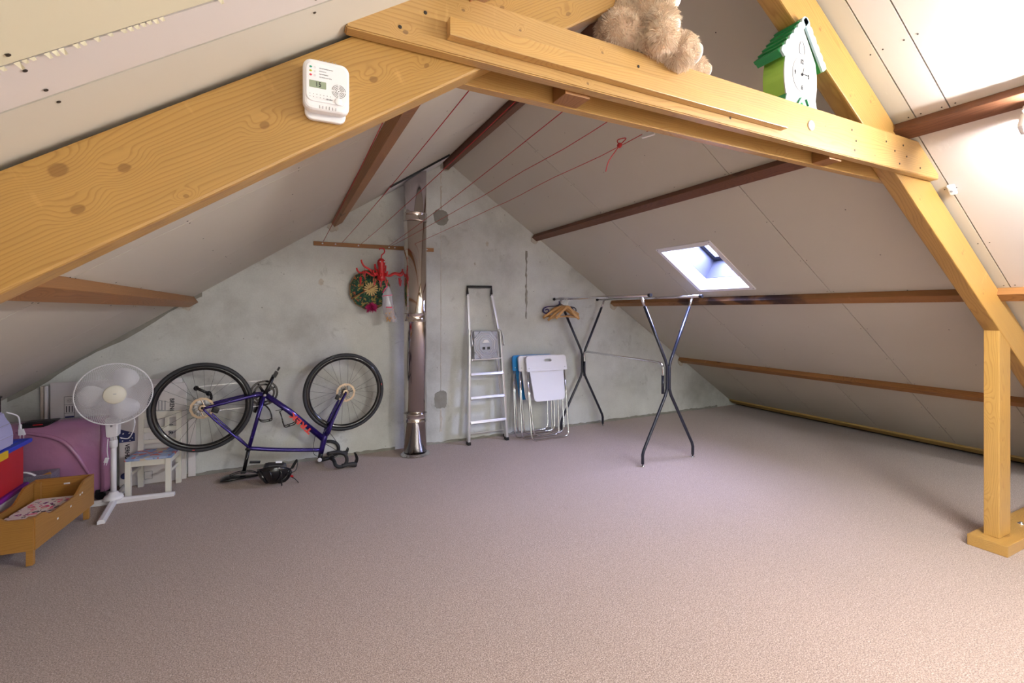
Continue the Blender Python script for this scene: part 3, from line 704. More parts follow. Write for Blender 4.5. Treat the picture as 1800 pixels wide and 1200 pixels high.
vc = [bm.verts.new((p[0], p[1], .0005)) for p in A]
for i in range(n):
    j = (i+1) % n; bm.faces.new((va[i], vb[i], vb[j], va[j])); bm.faces.new((vb[i], vc[i], vc[j], vb[j]))
obj('foil_collar', bm, 'foil', flue)
bm = B(); p = [sp('L', x, .016) for x in (.84, 1.395)]
prism(bm, [(p[0][0], 4.16, p[0][1]), (p[1][0], 4.16, p[1][1]), (p[1][0], 4.495, p[1][1]), (p[0][0], 4.495, p[0][1])], (-.002, 0, .003))
obj('ceiling_plate', bm, 'white', flue)
bm = B(); prism(bm, [(p[0][0]+.001, 4.157, p[0][1]-.002), (p[1][0]+.001, 4.157, p[1][1]-.002), (p[1][0]-.008, 4.157, p[1][1]+.013), (p[0][0]-.008, 4.157, p[0][1]+.013)], (0, .004, 0)); obj('plate_edge', bm, 'black', flue)

# ================================================================== cord rail and red cords
rail = thing('cord_rail', 'thin brown wooden rail screwed across the concrete gable wall behind the flue', 'rail', (.79, 4.49, 1.945))
bpy.context.view_layer.update()
timber('rail_batten', (.236, 4.488, 1.943), (1.341, 4.488, 1.946), .022, .036, (0, 0, 1), 'pine_mid', rail, bev=.002)
for x in (.31, .42, .62, .90, .955, 1.27):
    bm = B(); disc(bm, basis((x, 4.4765, 1.945), (1, 0, 0), (0, 0, 1)), .007, .002, 10); obj('screw', bm, 'white', rail)
cords = [((.315, 1.962), (.30, 1.22, 1.99), 'leftmost red cord, running behind the high left purlin to the rail'),
         ((.475, 1.962), (.489, 1.22, 1.99), 'red cord left of the ridge, crossing the left slope towards the alarm beam'),
         ((.645, 1.962), (.643, 1.22, 1.99), 'red cord running close beneath the dark ridge beam'),
         ((.896, 1.958), (.815, 1.22, 1.992), 'red cord crossing in front of the upper right boards, third from the right'),
         ((.905, 1.950), (1.005, 1.22, 1.994), 'red cord passing in front of the round mortar patch, second from the right'),
         ((1.059, 1.950), (1.175, 1.22, 1.985), 'rightmost red cord, knotted with a loose tail below the collar plank')]
for i, (a, b, lab) in enumerate(cords):
    c = thing('washing_line', lab, 'cord', (a[0], 4.475, a[1]), group='red cords between the wall rail and the truss'); bpy.context.view_layer.update()
    P = []; n = 20
    for k in range(n+1):
        t = k/n; P.append((a[0]+(b[0]-a[0])*t, 4.475+(b[1]-4.475)*t, a[1]+(b[2]-a[1])*t-.012*4*t*(1-t)+(.004*sin(k*1.3) if i > 3 and t > .6 else 0)))
    bm = B(); tube(bm, P, .0016, 6); obj('cord_line', bm, 'redcord', c)
    if i == 5:
        bm = B(); sphere(bm, (1.15, 1.40, 1.972), .010, 8); tube(bm, smooth_path([(1.15, 1.40, 1.972), (1.165, 1.38, 1.995), (1.14, 1.40, 1.99), (1.15, 1.40, 1.972)], 5), .002, 5)
        tube(bm, smooth_path([(1.15, 1.40, 1.97), (1.125, 1.40, 1.94), (1.105, 1.41, 1.905), (1.10, 1.42, 1.87)], 5), .0018, 5); obj('knot', bm, 'redcord', c)
        bm = B(); bx(bm, (1.175, 1.27, 1.975), (.008, .05, .022), rot=(0, .3, .3), bev=.003); obj('cord_hook', bm, 'white', c)

# ================================================================== octopus clothes hanger and what it holds
OX, OY = .80, 4.33
octo = thing('octopus_hanger', 'red plastic octopus laundry hanger with curling arms and pegs, left of the flue', 'hanger', (OX, OY, 1.93))
bpy.context.view_layer.update()
T = Matrix.Translation((OX, OY, 0))
bm = B(); lathe(bm, [(0, 1.822), (.018, 1.818), (.033, 1.80), (.037, 1.78), (.032, 1.757), (.027, 1.735), (.030, 1.70), (.036, 1.66), (.040, 1.635), (.034, 1.617), (0, 1.612)], 20, T); obj('octopus_body', bm, 'redp', octo)
bm = B(); tube(bm, smooth_path([(OX, OY, 1.82), (OX+.004, OY, 1.85), (OX+.024, OY, 1.87), (OX+.03, OY, 1.89), (OX+.018, OY, 1.912), (OX-.006, OY, 1.912), (OX-.018, OY, 1.90)], 5), .0055, 8); obj('hook', bm, 'redp', octo)
for sx in (-.014, .022):
    bm = B(); sphere(bm, (OX+sx, OY-.031, 1.787), .007, 8); obj('eye', bm, 'white', octo)
arms = [(205, .20, .085), (178, .215, .015), (232, .13, .0), (262, .12, -.02), (292, .12, -.01), (345, .205, -.005), (8, .20, .02), (60, .09, .05), (120, .10, .06)]
ends = []
for deg, Lr, up in arms:
    a = radians(deg); c, s_ = cos(a), sin(a)*.45; z0 = 1.655
    pts = [(OX+.028*c, OY+.028*s_, z0+.02), (OX+Lr*.35*c, OY+Lr*.35*s_, z0+.005+up*.1), (OX+Lr*.6*c, OY+Lr*.6*s_, z0+.028+up*.35), (OX+Lr*.85*c, OY+Lr*.85*s_, z0+.015+up*.8), (OX+Lr*.97*c, OY+Lr*.97*s_, z0+.03+up), (OX+Lr*c, OY+Lr*s_, z0+.055+up)]
    P = smooth_path(pts, 5); n = len(P)
    bm = B(); tube(bm, P, [.0135-.006*i/n for i in range(n)], 8, sq=(.9, 1.2)); obj('arm', bm, 'redp', octo); ends.append(Vector(pts[3]))
def peg(x, y, z, rot, tilt=.18):
    bm = B()
    for s_ in (-1, 1):
        bx(bm, (x+s_*.007*cos(rot), y+s_*.007*sin(rot), z-.03), (.006, .010, .062), rot=(0, s_*tilt, rot), bev=.002)
    tube(bm, [(x, y, z), (x, y, z+.035)], .0015, 5); obj('clip_peg', bm, 'redp', octo)
for k, (e, rr) in enumerate(zip(ends[:7], (.3, .9, .2, .4, .1, .3, .8))): peg(e.x, e.y-.005, e.z-.04, rr)

hat = thing('paper_parasol', 'dark green floral disc with gold pattern hanging behind the red octopus hanger', 'ornament', (.715, 4.43, 1.5))
bpy.context.view_layer.update()
n = 12; cx, cz, R_ = .722, 1.535, .185
bm = B(); tip = bm.verts.new((cx, 4.395, cz)); rim = [bm.verts.new((cx+R_*cos(2*pi*(i+.5)/n), 4.45, cz+R_*sin(2*pi*(i+.5)/n))) for i in range(n)]; tb = bm.verts.new((cx, 4.405, cz))
rb = [bm.verts.new((v.co.x, 4.455, v.co.z)) for v in rim]
for i in range(n):
    j = (i+1) % n; bm.faces.new((tip, rim[i], rim[j])); bm.faces.new((rim[i], rb[i], rb[j], rim[j])); bm.faces.new((tb, rb[j], rb[i]))
obj('canopy', bm, 'hatfab', hat)
bm = B(); tube(bm, [(cx+R_*1.005*cos(2*pi*(i+.5)/n), 4.4515, cz+R_*1.005*sin(2*pi*(i+.5)/n)) for i in range(n)], .004, 5, True); obj('rim_edge', bm, 'pine_mid', hat)
bm = B(); tube(bm, [(.548, 4.432, 1.448), (.745, 4.362, 1.566)], .0065, 7); obj('handle_stick', bm, 'pine_mid', hat)
star = thing('straw_star', 'pale woven straw star ornament in front of the dark green disc', 'ornament', (.715, 4.38, 1.54)); bpy.context.view_layer.update()
for i in range(16):
    a = 2*pi*i/16+.1; c, s_ = cos(a), sin(a); r0, r1 = .014, .068
    bm = B(); px_, pz_ = -s_, c
    prism(bm, [(.717+c*r0-px_*.004, 4.378, 1.540+s_*r0-pz_*.004), (.717+c*r1*.8-px_*.0070, 4.373, 1.540+s_*r1*.8-pz_*.0070), (.717+c*r1, 4.372, 1.540+s_*r1), (.717+c*r1*.8+px_*.0070, 4.373, 1.540+s_*r1*.8+pz_*.0070), (.717+c*r0+px_*.004, 4.378, 1.540+s_*r0+pz_*.004)], (0, .003, 0))
    obj('straw_petal', bm, 'straw', star)
bm = B(); sphere(bm, (.717, 4.374, 1.54), .016, 12, (1, .35, 1)); obj('star_centre', bm, 'straw', star)
tas = thing('paper_pompom', 'magenta tissue pompom hanging below the green floral disc', 'ornament', (.715, 4.40, 1.36)); bpy.context.view_layer.update()
bm = B(); r = random.Random(2)
for k in range(240):
    th = r.uniform(0, 2*pi); ph = math.acos(r.uniform(-1, .75)); d = Vector((sin(ph)*cos(th), sin(ph)*sin(th)*.6, -cos(ph)))
    c0 = Vector((.716, 4.355, 1.366)); w_ = d.cross(Vector((r.random(), r.random(), r.random()))).normalized()*.0042; L_ = r.uniform(.048, .070)
    a = [bm.verts.new(c0), bm.verts.new(c0+d*L_*.6+w_), bm.verts.new(c0+d*L_+Vector((0, 0, -.006))), bm.verts.new(c0+d*L_*.6-w_)]; bm.faces.new(a)
obj('tissue_strands', bm, 'magenta', tas, kind='stuff')
bag = thing('peg_bag', 'clear plastic bag of wooden pegs with pink drawstring, clipped to octopus hanger', 'bag', (.85, 4.28, 1.56)); bpy.context.view_layer.update()
Tb = Matrix.Translation((.845, 4.27, 0))
bm = B(); prof = [(1.565, .012, 0), (1.53, .022, 0), (1.50, .038, -.006), (1.47, .044, -.006), (1.42, .044, 0), (1.37, .05, .004), (1.31, .052, .018), (1.27, .042, .032), (1.235, .016, .05)]; rings = []
for k, (z, rr, dx) in enumerate(prof): rings.append([bm.verts.new((.848+dx+rr*(1+.14*sin(5*a+k))*cos(a), 4.27+rr*.55*(1+.14*sin(4*a+k))*sin(a), z)) for a in [2*pi*i/20 for i in range(20)]])
for A_, C_ in zip(rings, rings[1:]):
    for j in range(20): f = bm.faces.new((A_[j], A_[(j+1) % 20], C_[(j+1) % 20], C_[j])); f.smooth = True
bm.faces.new(rings[-1])
obj('bag_film', bm, 'bagfilm', bag)
bm = B(); tube(bm, [(.848-.006+.046*cos(a), 4.27+.026*sin(a), 1.478+.006*cos(a)) for a in [2*pi*i/20 for i in range(20)]], .0035, 6, True); tube(bm, smooth_path([(.80, 4.262, 1.50), (.815, 4.25, 1.535), (.842, 4.255, 1.562)], 4), .005, 6); obj('drawstring', bm, 'pinkp', bag)
bm = B(); r = random.Random(4)
for k in range(34): bx(bm, (.862+r.uniform(-.026, .03)+.0, 4.27+r.uniform(-.015, .015), r.uniform(1.262, 1.365)), (.008, .007, .062), rot=(r.uniform(-1, 1), r.uniform(-.9, .9), r.uniform(0, 3)), bev=.0015)
obj('wooden_pegs', bm, 'hanger_wood', bag, kind='stuff')
bm = B(); tube(bm, [(.825, 4.243, 1.372), (.88, 4.243, 1.368)], .005, 6); obj('pink_peg', bm, 'pinkp', bag)

# ================================================================== step ladder
lad = thing('step_ladder', 'folded aluminium step ladder with black handle leaning on the concrete wall', 'ladder', (1.87, 4.35, 0)); bpy.context.view_layer.update()
FB = {'L': (1.652, 4.325, .014), 'R': (2.072, 4.325, .014)}; FT = {'L': (1.690, 4.405, 1.15), 'R': (2.030, 4.405, 1.15)}
def lerp(a, b, t): return tuple(a[i]+(b[i]-a[i])*t for i in range(3))
def bar(name, p, q, w_, d_, mat, parent, up=(0, -1, 0), bev=.003):
    return timber(name, p, q, w_, d_, up, mat, parent, bev=bev)
for s_ in 'LR':
    bar('side_rail', FB[s_], FT[s_], .024, .052, 'alu', lad)
    sg = -1 if s_ == 'L' else 1
    hp = (1.694, 4.418, 1.12) if s_ == 'L' else (2.026, 4.418, 1.12); ht = (1.697, 4.470, 1.51) if s_ == 'L' else (1.965, 4.470, 1.51)
    bar('handle_tube', hp, ht, .022, .026, 'alu', lad)
    rb0 = (1.695, 4.43, .014) if s_ == 'L' else (2.105, 4.43, .014); rt = (1.725, 4.462, 1.10) if s_ == 'L' else (2.0, 4.462, 1.10)
    bar('rear_leg', rb0, rt, .02, .022, 'alu', lad)
    for p in (FB[s_], rb0):
        bm = B(); bx(bm, (p[0], p[1], .016), (.034, .06 if p is not rb0 else .03, .032), bev=.005); obj('rubber_foot', bm, 'black', lad)
bm = B(); tube(bm, [(1.697, 4.470, 1.495), (1.697, 4.473, 1.585), (1.965, 4.473, 1.59), (1.965, 4.470, 1.495)], .016, 6, sq=(1, 1)); obj('top_handle', bm, 'black', lad)
for t, z in ((.172, .207), (.386, .455), (.592, .687)):
    a, b = lerp(FB['L'], FT['L'], t), lerp(FB['R'], FT['R'], t)
    bm = B(); bx(bm, ((a[0]+b[0])/2, a[1]-.005, a[2]), (b[0]-a[0]-.015, .075, .026), rot=(-.35, 0, 0), bev=.003)
    for k in range(5): bx(bm, ((a[0]+b[0])/2, a[1]-.026+k*.012, a[2]+.022+(.0-k*.0045)), (b[0]-a[0]-.03, .003, .004), rot=(-.35, 0, 0))
    obj('step', bm, 'alu', lad)
bar('rear_brace', (1.70, 4.43, .075), (2.10, 4.43, .075), .014, .014, 'alu', lad, up=(0, 0, 1))
# folded platform with pressed octagon pattern
pm = basis((1.858, 4.372, .99), (1, 0, 0), (0, .06, 1))
bm = B(); bx(bm, (0, 0, 0), (.262, .285, .016), bev=.006)
obj('platform', bm, 'alu_dull', lad, matrix=pm)
for k, rr in enumerate((.118, .098, .078)):
    bm = B(); tube(bm, [(rr*1.04*cos(pi/8+i*pi/4), rr*1.1*sin(pi/8+i*pi/4), .009) for i in range(8)], .0032, 5, True); obj('pressed_rib', bm, 'alu', lad, matrix=pm)
for s_ in (-1, 1):
    for u_ in (-1, 1):
        bm = B(); tube(bm, [(s_*.125, u_*.07, .009), (s_*.125, u_*.135, .009), (s_*.06, u_*.135, .009)], .003, 5); tube(bm, [(s_*.125, u_*.07, .009), (s_*.06, u_*.135, .009)], .003, 5); obj('pressed_rib', bm, 'alu', lad, matrix=pm)
bm = B(); prism(bm, [(-.042, .02, .008), (.042, .02, .008), (.018, .052, .008), (-.018, .052, .008)], (0, 0, .003)); obj('pressed_rib', bm, 'alu', lad, matrix=pm)
for lx in (-.025, .028):
    bm = B(); bx(bm, (lx, -.035, .010), (.030, .025, .003), bev=.001); obj('platform_label', bm, 'black', lad, matrix=pm)
bar('platform_hinge_bar', (1.70, 4.365, .842), (2.03, 4.365, .846), .014, .014, 'alu', lad, up=(0, 0, 1))
for s_, x in (('L', 1.70), ('R', 2.028)):
    bm = B(); tube(bm, smooth_path([(x, 4.38, 1.14), (x+(-.004 if s_ == 'L' else .016), 4.36, 1.08), (x+(.0 if s_ == 'L' else .022), 4.34, .98)], 5), .010, 6, sq=(1.3, .7)); obj('hinge_arm', bm, 'alu', lad)

# ================================================================== folding chairs
def folding_chair(dx, y0, lean_top, mat, label):
    c = thing('folding_chair', label, 'chair', (2.48+dx, y0, 0), group='folded chairs leaning on the gable wall'); bpy.context.view_layer.update()
    xl, xr = 2.265+dx, 2.715+dx
    def P(x, z, o=0): return (x, y0+(lean_top-y0)*z/.86-o, z)
    # front frame loop
    a = [P(xl+.035, .80), P(xl+.005, .10), P(xl, .05), P(xl+.012, .022), P(xl+.045, .009), P(xr-.045, .009), P(xr-.012, .022), P(xr, .05), P(xr-.002, .10), P(xr+.02, .80)]
    a = [P(xl+.03, .80), P(xl+.012, .45), P(xl, .08), P(xl+.004, .04), P(xl+.02, .018), P(xl+.05, .0095), P(xr-.05, .0095), P(xr-.018, .018), P(xr-.002, .04), P(xr, .08), P(xr+.022, .45), P(xr+.03, .80)]
    bm = B(); tube(bm, a, .0095, 10); obj('front_frame', bm, 'chrome', c)
    b = [P(xl+.055, .70, -.022), P(xl+.035, .45, -.022), P(xl+.042, .11, -.022), P(xl+.05, .07, -.022), P(xl+.09, .052, -.022), P(xr-.09, .052, -.022), P(xr-.05, .07, -.022), P(xr-.035, .11, -.022), P(xr-.015, .45, -.022), P(xr-.005, .70, -.022)]
    bm = B(); tube(bm, b, .0085, 10); obj('rear_frame', bm, 'chrome', c)
    # seat panel
    Rn = .035; w0, w1 = xl+.035, xr+.01
    pts = []
    for (cx_, cz_, a0) in ((w1-.02-Rn, .392+Rn, -pi/2), (w1-.005-Rn*.6, .72, 0), (w0+.005+Rn*.6, .72, pi/2), (w0+.03+Rn, .392+Rn, pi)):
        rr = Rn if cz_ < .6 else Rn*.6
        for k in range(5):
            t = a0+k*pi/8; pts.append((cx_+rr*cos(t), cz_+rr*sin(t)))
    y_ = lambda z: y0+(lean_top-y0)*z/.86
    bm = B(); prism(bm, [(x, y_(z)-.020, z) for x, z in pts], (0, .012, 0)); bmesh.ops.bevel(bm, geom=[e for e in bm.edges if abs(e.verts[0].co.y-e.verts[1].co.y) < .01 and e.is_manifold and e.calc_face_angle(0) > 1], offset=.003, segments=2, affect='EDGES')
    obj('seat', bm, mat, c)
    # backrest with a slotted handle
    x0, x1, z0, z1 = xl+.005, xr+.045, .702, .862; R2 = .03; outer = []; inner = []
    hx, hz, hr, hw = (x0+x1)/2+.015, .812, .015, .032
    for (cx_, cz_, a0, sx) in ((x1-R2, z1-R2, 0, 1), (x0+R2, z1-R2, pi/2, -1), (x0+.008, z0+.008, pi, -1), (x1-.008, z0+.008, 3*pi/2, 1)):
        rr = R2 if cz_ > .75 else .008
        for k in range(6):
            t = a0+k*pi/10; outer.append((cx_+rr*cos(t), cz_+rr*sin(t))); inner.append((hx+sx*hw+hr*cos(t), hz+hr*sin(t)*.95))
    bm = B(); ring_prism(bm, [(x, y_(z)-.034, z) for x, z in outer], [(x, y_(z)-.034, z) for x, z in inner], (0, .026, 0)); obj('backrest', bm, mat, c)
    for x in (xl+.03, xr+.02):
        bm = B(); disc(bm, basis((x, y_(.735)-.035, .735), (1, 0, 0), (0, 0, 1)), .006, .0015); obj('rivet', bm, 'alu', c)
    return c
folding_chair(0, 4.128, 4.300, 'white', 'white folding chair, front one of the folded stack against the wall')
folding_chair(-.055, 4.235, 4.365, 'white', 'white folding chair in the middle of the folded stack, behind the front one')
folding_chair(-.095, 4.312, 4.425, 'cyan', 'blue folding chair at the back of the folded stack, nearest the ladder')

# ================================================================== clothes rack
rack = thing('clothes_rack', 'black metal clothes rack with crossed legs and two chrome top rails', 'clothes rack', (3.06, 3.7, 0)); bpy.context.view_layer.update()
YN, YK = 3.06, 4.36
def leg(x0, xf, xt, y, name='leg'):
    # foot -> bend -> pinch -> upper end
    P = [(xf, y, .022), (xf, y, .10), (xf+(x0-xf)*.04, y, .135), (x0-(x0-xf)*.06, y, .59), (x0, y, .645), (x0, y, .845), (x0+(xt-x0)*.06, y, .90), (xt-(xt-x0)*.12, y, 1.375)]
    bm = B(); tube(bm, P, .0135, 12); L_ = obj(name, bm, 'blackpaint', rack)
    bm = B(); tube(bm, [P[-1], (xt, y, 1.455)], .0115, 12); obj('chrome_end', bm, 'chrome', L_)
    bm = B(); lathe(bm, [(.016, 0), (.018, .004), (.014, .007), (.005, .008), (.005, .024)], 12, Matrix.Translation((xf, y, .0005))); obj('levelling_foot', bm, 'chrome', L_)
for y in (YN, YK):
    leg(3.043, 2.765, 2.752, y); leg(3.073, 3.360 if y == YN else 3.335, 3.350, y)
    bm = B(); bx(bm, (3.058, y-.0, .745), (.012, .02, .20), bev=.004); obj('junction_plate', bm, 'blackpaint', rack)
for x in (2.75, 3.35):
    bm = B(); tube(bm, [(x, 2.965, 1.470), (x, 4.485, 1.470)], .013, 14); rl = obj('top_rail', bm, 'chrome', rack)
    for y in (2.955, 4.482):
        bm = B(); tube(bm, [(x, y-.012, 1.470), (x, y+.018 if y < 4 else y+.01, 1.470)], .0155, 14); obj('end_plug', bm, 'black', rl)
bm = B(); xx = 3.025
P = smooth_path([(xx, YN+.03, .66), (xx, YN+.03, .80), (xx, YN+.035, .845), (xx, YN+.075, .872), (xx, YN+.13, .876)], 4)[:-1]+[(xx, YN+.13, .876), (xx+.03, YK-.12, .880)]+smooth_path([(xx+.03, YK-.10, .880), (xx+.03, YK-.055, .872), (xx+.03, YK-.03, .845), (xx+.03, YK-.03, .75)], 4)
tube(bm, P, .0105, 12); obj('middle_bar', bm, 'chrome', rack)
for y in (YN+.03, YK-.03):
    bm = B(); tube(bm, [(3.025 if y < 4 else 3.055, y, .60), (3.025 if y < 4 else 3.055, y, .765)], .0135, 12); obj('bar_sleeve', bm, 'blackpaint', rack)

# ---- hangers on the left rail
def hanger_bm():
    """hanger in XZ plane, origin at hook centre"""
    arm = B()
    for s_ in (-1, 1):
        P = smooth_path([(s_*.0, 0, -.085), (s_*.03, 0, -.092), (s_*.09, .004, -.128), (s_*.15, .012, -.170), (s_*.198, .02, -.205)], 5)
        tube(arm, P, [.017-.003*abs(i/len(P)-.2) for i in range(len(P))], 8, sq=(.95, .42))
    bar_ = B(); tube(bar_, [(-.178, .014, -.190), (.178, .014, -.190)], .006, 8)
    hk = B(); tube(hk, smooth_path([(0, 0, -.078), (0, 0, -.045), (.004, 0, -.030), (.019, 0, -.012), (.020, 0, .006), (.008, 0, .0185), (-.010, 0, .0175), (-.019, 0, .004), (-.019, 0, -.006)], 5), .0016, 6)
    me = []
    for n_, b_ in (('a', arm), ('b', bar_), ('h', hk)):
        m_ = bpy.data.meshes.new(n_); b_.to_mesh(m_); b_.free(); me.append(m_)
    me[0].materials.append(M['hanger_wood']); me[1].materials.append(M['hanger_wood']); me[2].materials.append(M['chrome']); return me
HM = hanger_bm()
hl = [('warm brown wooden coat hanger, frontmost of the bunch on the left rack rail', 4.205, .42, -.01), ('wooden coat hanger second from the front of the bunch', 4.250, .12, -.02), ('wooden coat hanger third from the front of the bunch', 4.290, -.32, -.035),
      ('wooden coat hanger in the middle of the bunch, tipped low on the left', 4.322, -.05, -.03), ('wooden coat hanger just in front of the dark plastic hangers', 4.350, -.55, -.05), ('pale wooden coat hanger nearest the wall, sticking out left of the bunch', 4.385, -.75, -.05)]
for lab, y, yaw, dx in hl:
    h = thing('coat_hanger', lab, 'hanger', (0, 0, 0), group='wooden coat hangers on the clothes rack')
    for n_, m_ in zip(('shoulder', 'trouser_bar', 'hook'), HM):
        o = bpy.data.objects.new(n_, m_); COL.objects.link(o); o.parent = h
    h.location = (2.75, y, 1.4668); h.rotation_euler = (0, radians(-9 if 'tipped' in lab else (4 if 'third' in lab else -1)), yaw)
def curly(y, yaw, lab, mat):
    h = thing('coat_hanger', lab, 'hanger', (2.75, y, 1.4668)); h.rotation_euler = (0, 0, yaw)
    bm = B(); tube(bm, smooth_path([(0, 0, -.02), (0, 0, -.055), (-.05, 0, -.075), (-.15, 0, -.082), (-.205, 0, -.10), (-.215, 0, -.135), (-.18, 0, -.155), (-.145, 0, -.135), (-.16, 0, -.11), (-.19, 0, -.12)], 5), .006, 7)
    tube(bm, smooth_path([(0, 0, -.055), (.05, 0, -.072), (.15, 0, -.085), (.195, 0, -.10), (.205, 0, -.13), (.18, 0, -.148), (.155, 0, -.13)], 5), .006, 7)
    me = bpy.data.meshes.new('s'); bm.to_mesh(me); me.materials.append(M[mat]); o = bpy.data.objects.new('scrolled_arm', me); COL.objects.link(o); o.parent = h
    o = bpy.data.objects.new('hook', HM[2]); COL.objects.link(o); o.parent = h
curly(4.360, -.05, 'dark plastic hanger with scrolled ends among the wooden hangers', 'black')
curly(4.382, .12, 'second dark plastic hanger, half hidden behind the scrolled one', 'indigo')

# ================================================================== road bike, upside down
BA = Vector((-.561, 4.226, 0)); BT = Vector((.99675, .08056, 0)); BN = Vector((.08056, -.99675, 0))
def bp(s_, z, o=0): return BA+BT*s_+BN*o+Vector((0, 0, z))
bike = thing('road_bike', 'purple road bike standing upside down against the concrete wall', 'bicycle', tuple(bp(.5, 0))); bpy.context.view_layer.update()
RW, FW, BBK = (.0, .600), (1.045, .623), (.418, .664)
WM = basis(bp(0, 0), BT, (0, 0, 1))   # z axis = towards the camera side
frame = None
bm = B()
tube(bm, [bp(*BBK), bp(.60, .505), bp(.863, .238)], [.019, .021, .023], 14, sq=(1.1, .9))
fr = obj('down_tube', bm, 'indigo', bike)
bm = B(); tube(bm, [bp(*BBK), bp(.365, .455), bp(.306, .225)], [.0175, .0155, .0155], 14); obj('seat_tube', bm, 'indigo', bike)
bm = B(); tube(bm, smooth_path([bp(.308, .238), bp(.55, .188), bp(.845, .142)], 6), .0165, 14, sq=(1, 1.15)); obj('top_tube', bm, 'indigo', bike)
bm = B(); tube(bm, [bp(.888, .285), bp(.875, .235), bp(.860, .165), bp(.848, .112)], [.024, .026, .022, .021], 16)
tube(bm, smooth_path([bp(.84, .26), bp(.868, .215), bp(.86, .15), bp(.82, .148)], 5), [.014]*16, 10); obj('head_tube', bm, 'indigo', bike)
for o_ in (.062, -.062):
    bm = B(); tube(bm, smooth_path([bp(.405, .664, o_*.35), bp(.33, .66, o_*.75), bp(.20, .638, o_), bp(.015, .603, o_*1.05)], 5), [.013, .013, .012, .012, .012, .011, .011, .011, .011, .011, .010, .010, .010, .009, .009, .009], 10, sq=(1.25, .8)); obj('chain_stay', bm, 'indigo', bike)
    bm = B(); tube(bm, smooth_path([bp(.008, .595, o_*1.05), bp(.10, .48, o_*.95), bp(.24, .325, o_*.6), bp(.308, .245, o_*.2)], 5), .0075, 8); obj('seat_stay', bm, 'indigo', bike)
    bm = B(); tube(bm, smooth_path([bp(.888, .278, o_*.2), bp(.900, .31, o_*.75), bp(.925, .38, o_*.85), bp(.985, .51, o_*.85), bp(FW[0], FW[1], o_*.85)], 5), [.025, .026, .027, .027, .0265, .026, .025, .024, .023, .022, .021, .020, .019, .018, .017, .016, .015, .014, .013, .012, .012], 12, sq=(1.15, .7)); obj('fork_blade', bm, 'indigo', bike)
text('frame_lettering', 'TREK', .058, basis(bp(.690, .394, .0225), -(bp(.80, .27)-bp(.58, .52)), -(Vector((0, 0, 1))*.66+BT*.75)), 'red_print', bike, ext=.0006, bold=.0024, sx=1.55, gap=1.12)
# seat post, saddle
bm = B(); tube(bm, [bp(.309, .24), bp(.272, .045)], .0137, 12); obj('seat_post', bm, 'blackg', bike)
bm = B(); tube(bm, [bp(.3095, .243), bp(.305, .222)], .0195, 12); bx(bm, bp(.298, .232, 0), (.03, .018, .016), bev=.003); obj('seat_clamp', bm, 'black', bike)
bm = B(); secs = [(.112, .018, .012, .014), (.125, .045, .012, .030), (.16, .066, .011, .040), (.20, .060, .010, .036), (.25, .040, .009, .028), (.32, .024, .008, .022), (.38, .020, .007, .020), (.415, .014, .009, .014)]
rings = []
for s_, hw, zb, hh in secs:
    rings.append([bm.verts.new(bp(s_, max(.0015, .004+hh/2+hh/2*sin(a)*(1 if sin(a) > 0 else .8)), hw*cos(a))) for a in [2*pi*i/16 for i in range(16)]])
for A_, C_ in zip(rings, rings[1:]):
    for j in range(16): f = bm.faces.new((A_[j], A_[(j+1) % 16], C_[(j+1) % 16], C_[j])); f.smooth = True
bm.faces.new(rings[0][::-1]); bm.faces.new(rings[-1]); obj('saddle', bm, 'blackg', bike)
sad = bpy.data.objects['saddle']
for o_ in (-.02, .02):
    bm = B(); tube(bm, smooth_path([bp(.16, .034, o_), bp(.22, .055, o_), bp(.31, .055, o_), bp(.39, .020, o_*.4)], 5), .0035, 6); obj('saddle_rail', bm, 'black', sad)
bm = B(); bx(bm, bp(.272, .056), (.04, .045, .018), bev=.005); obj('saddle_clamp', bm, 'black', sad)
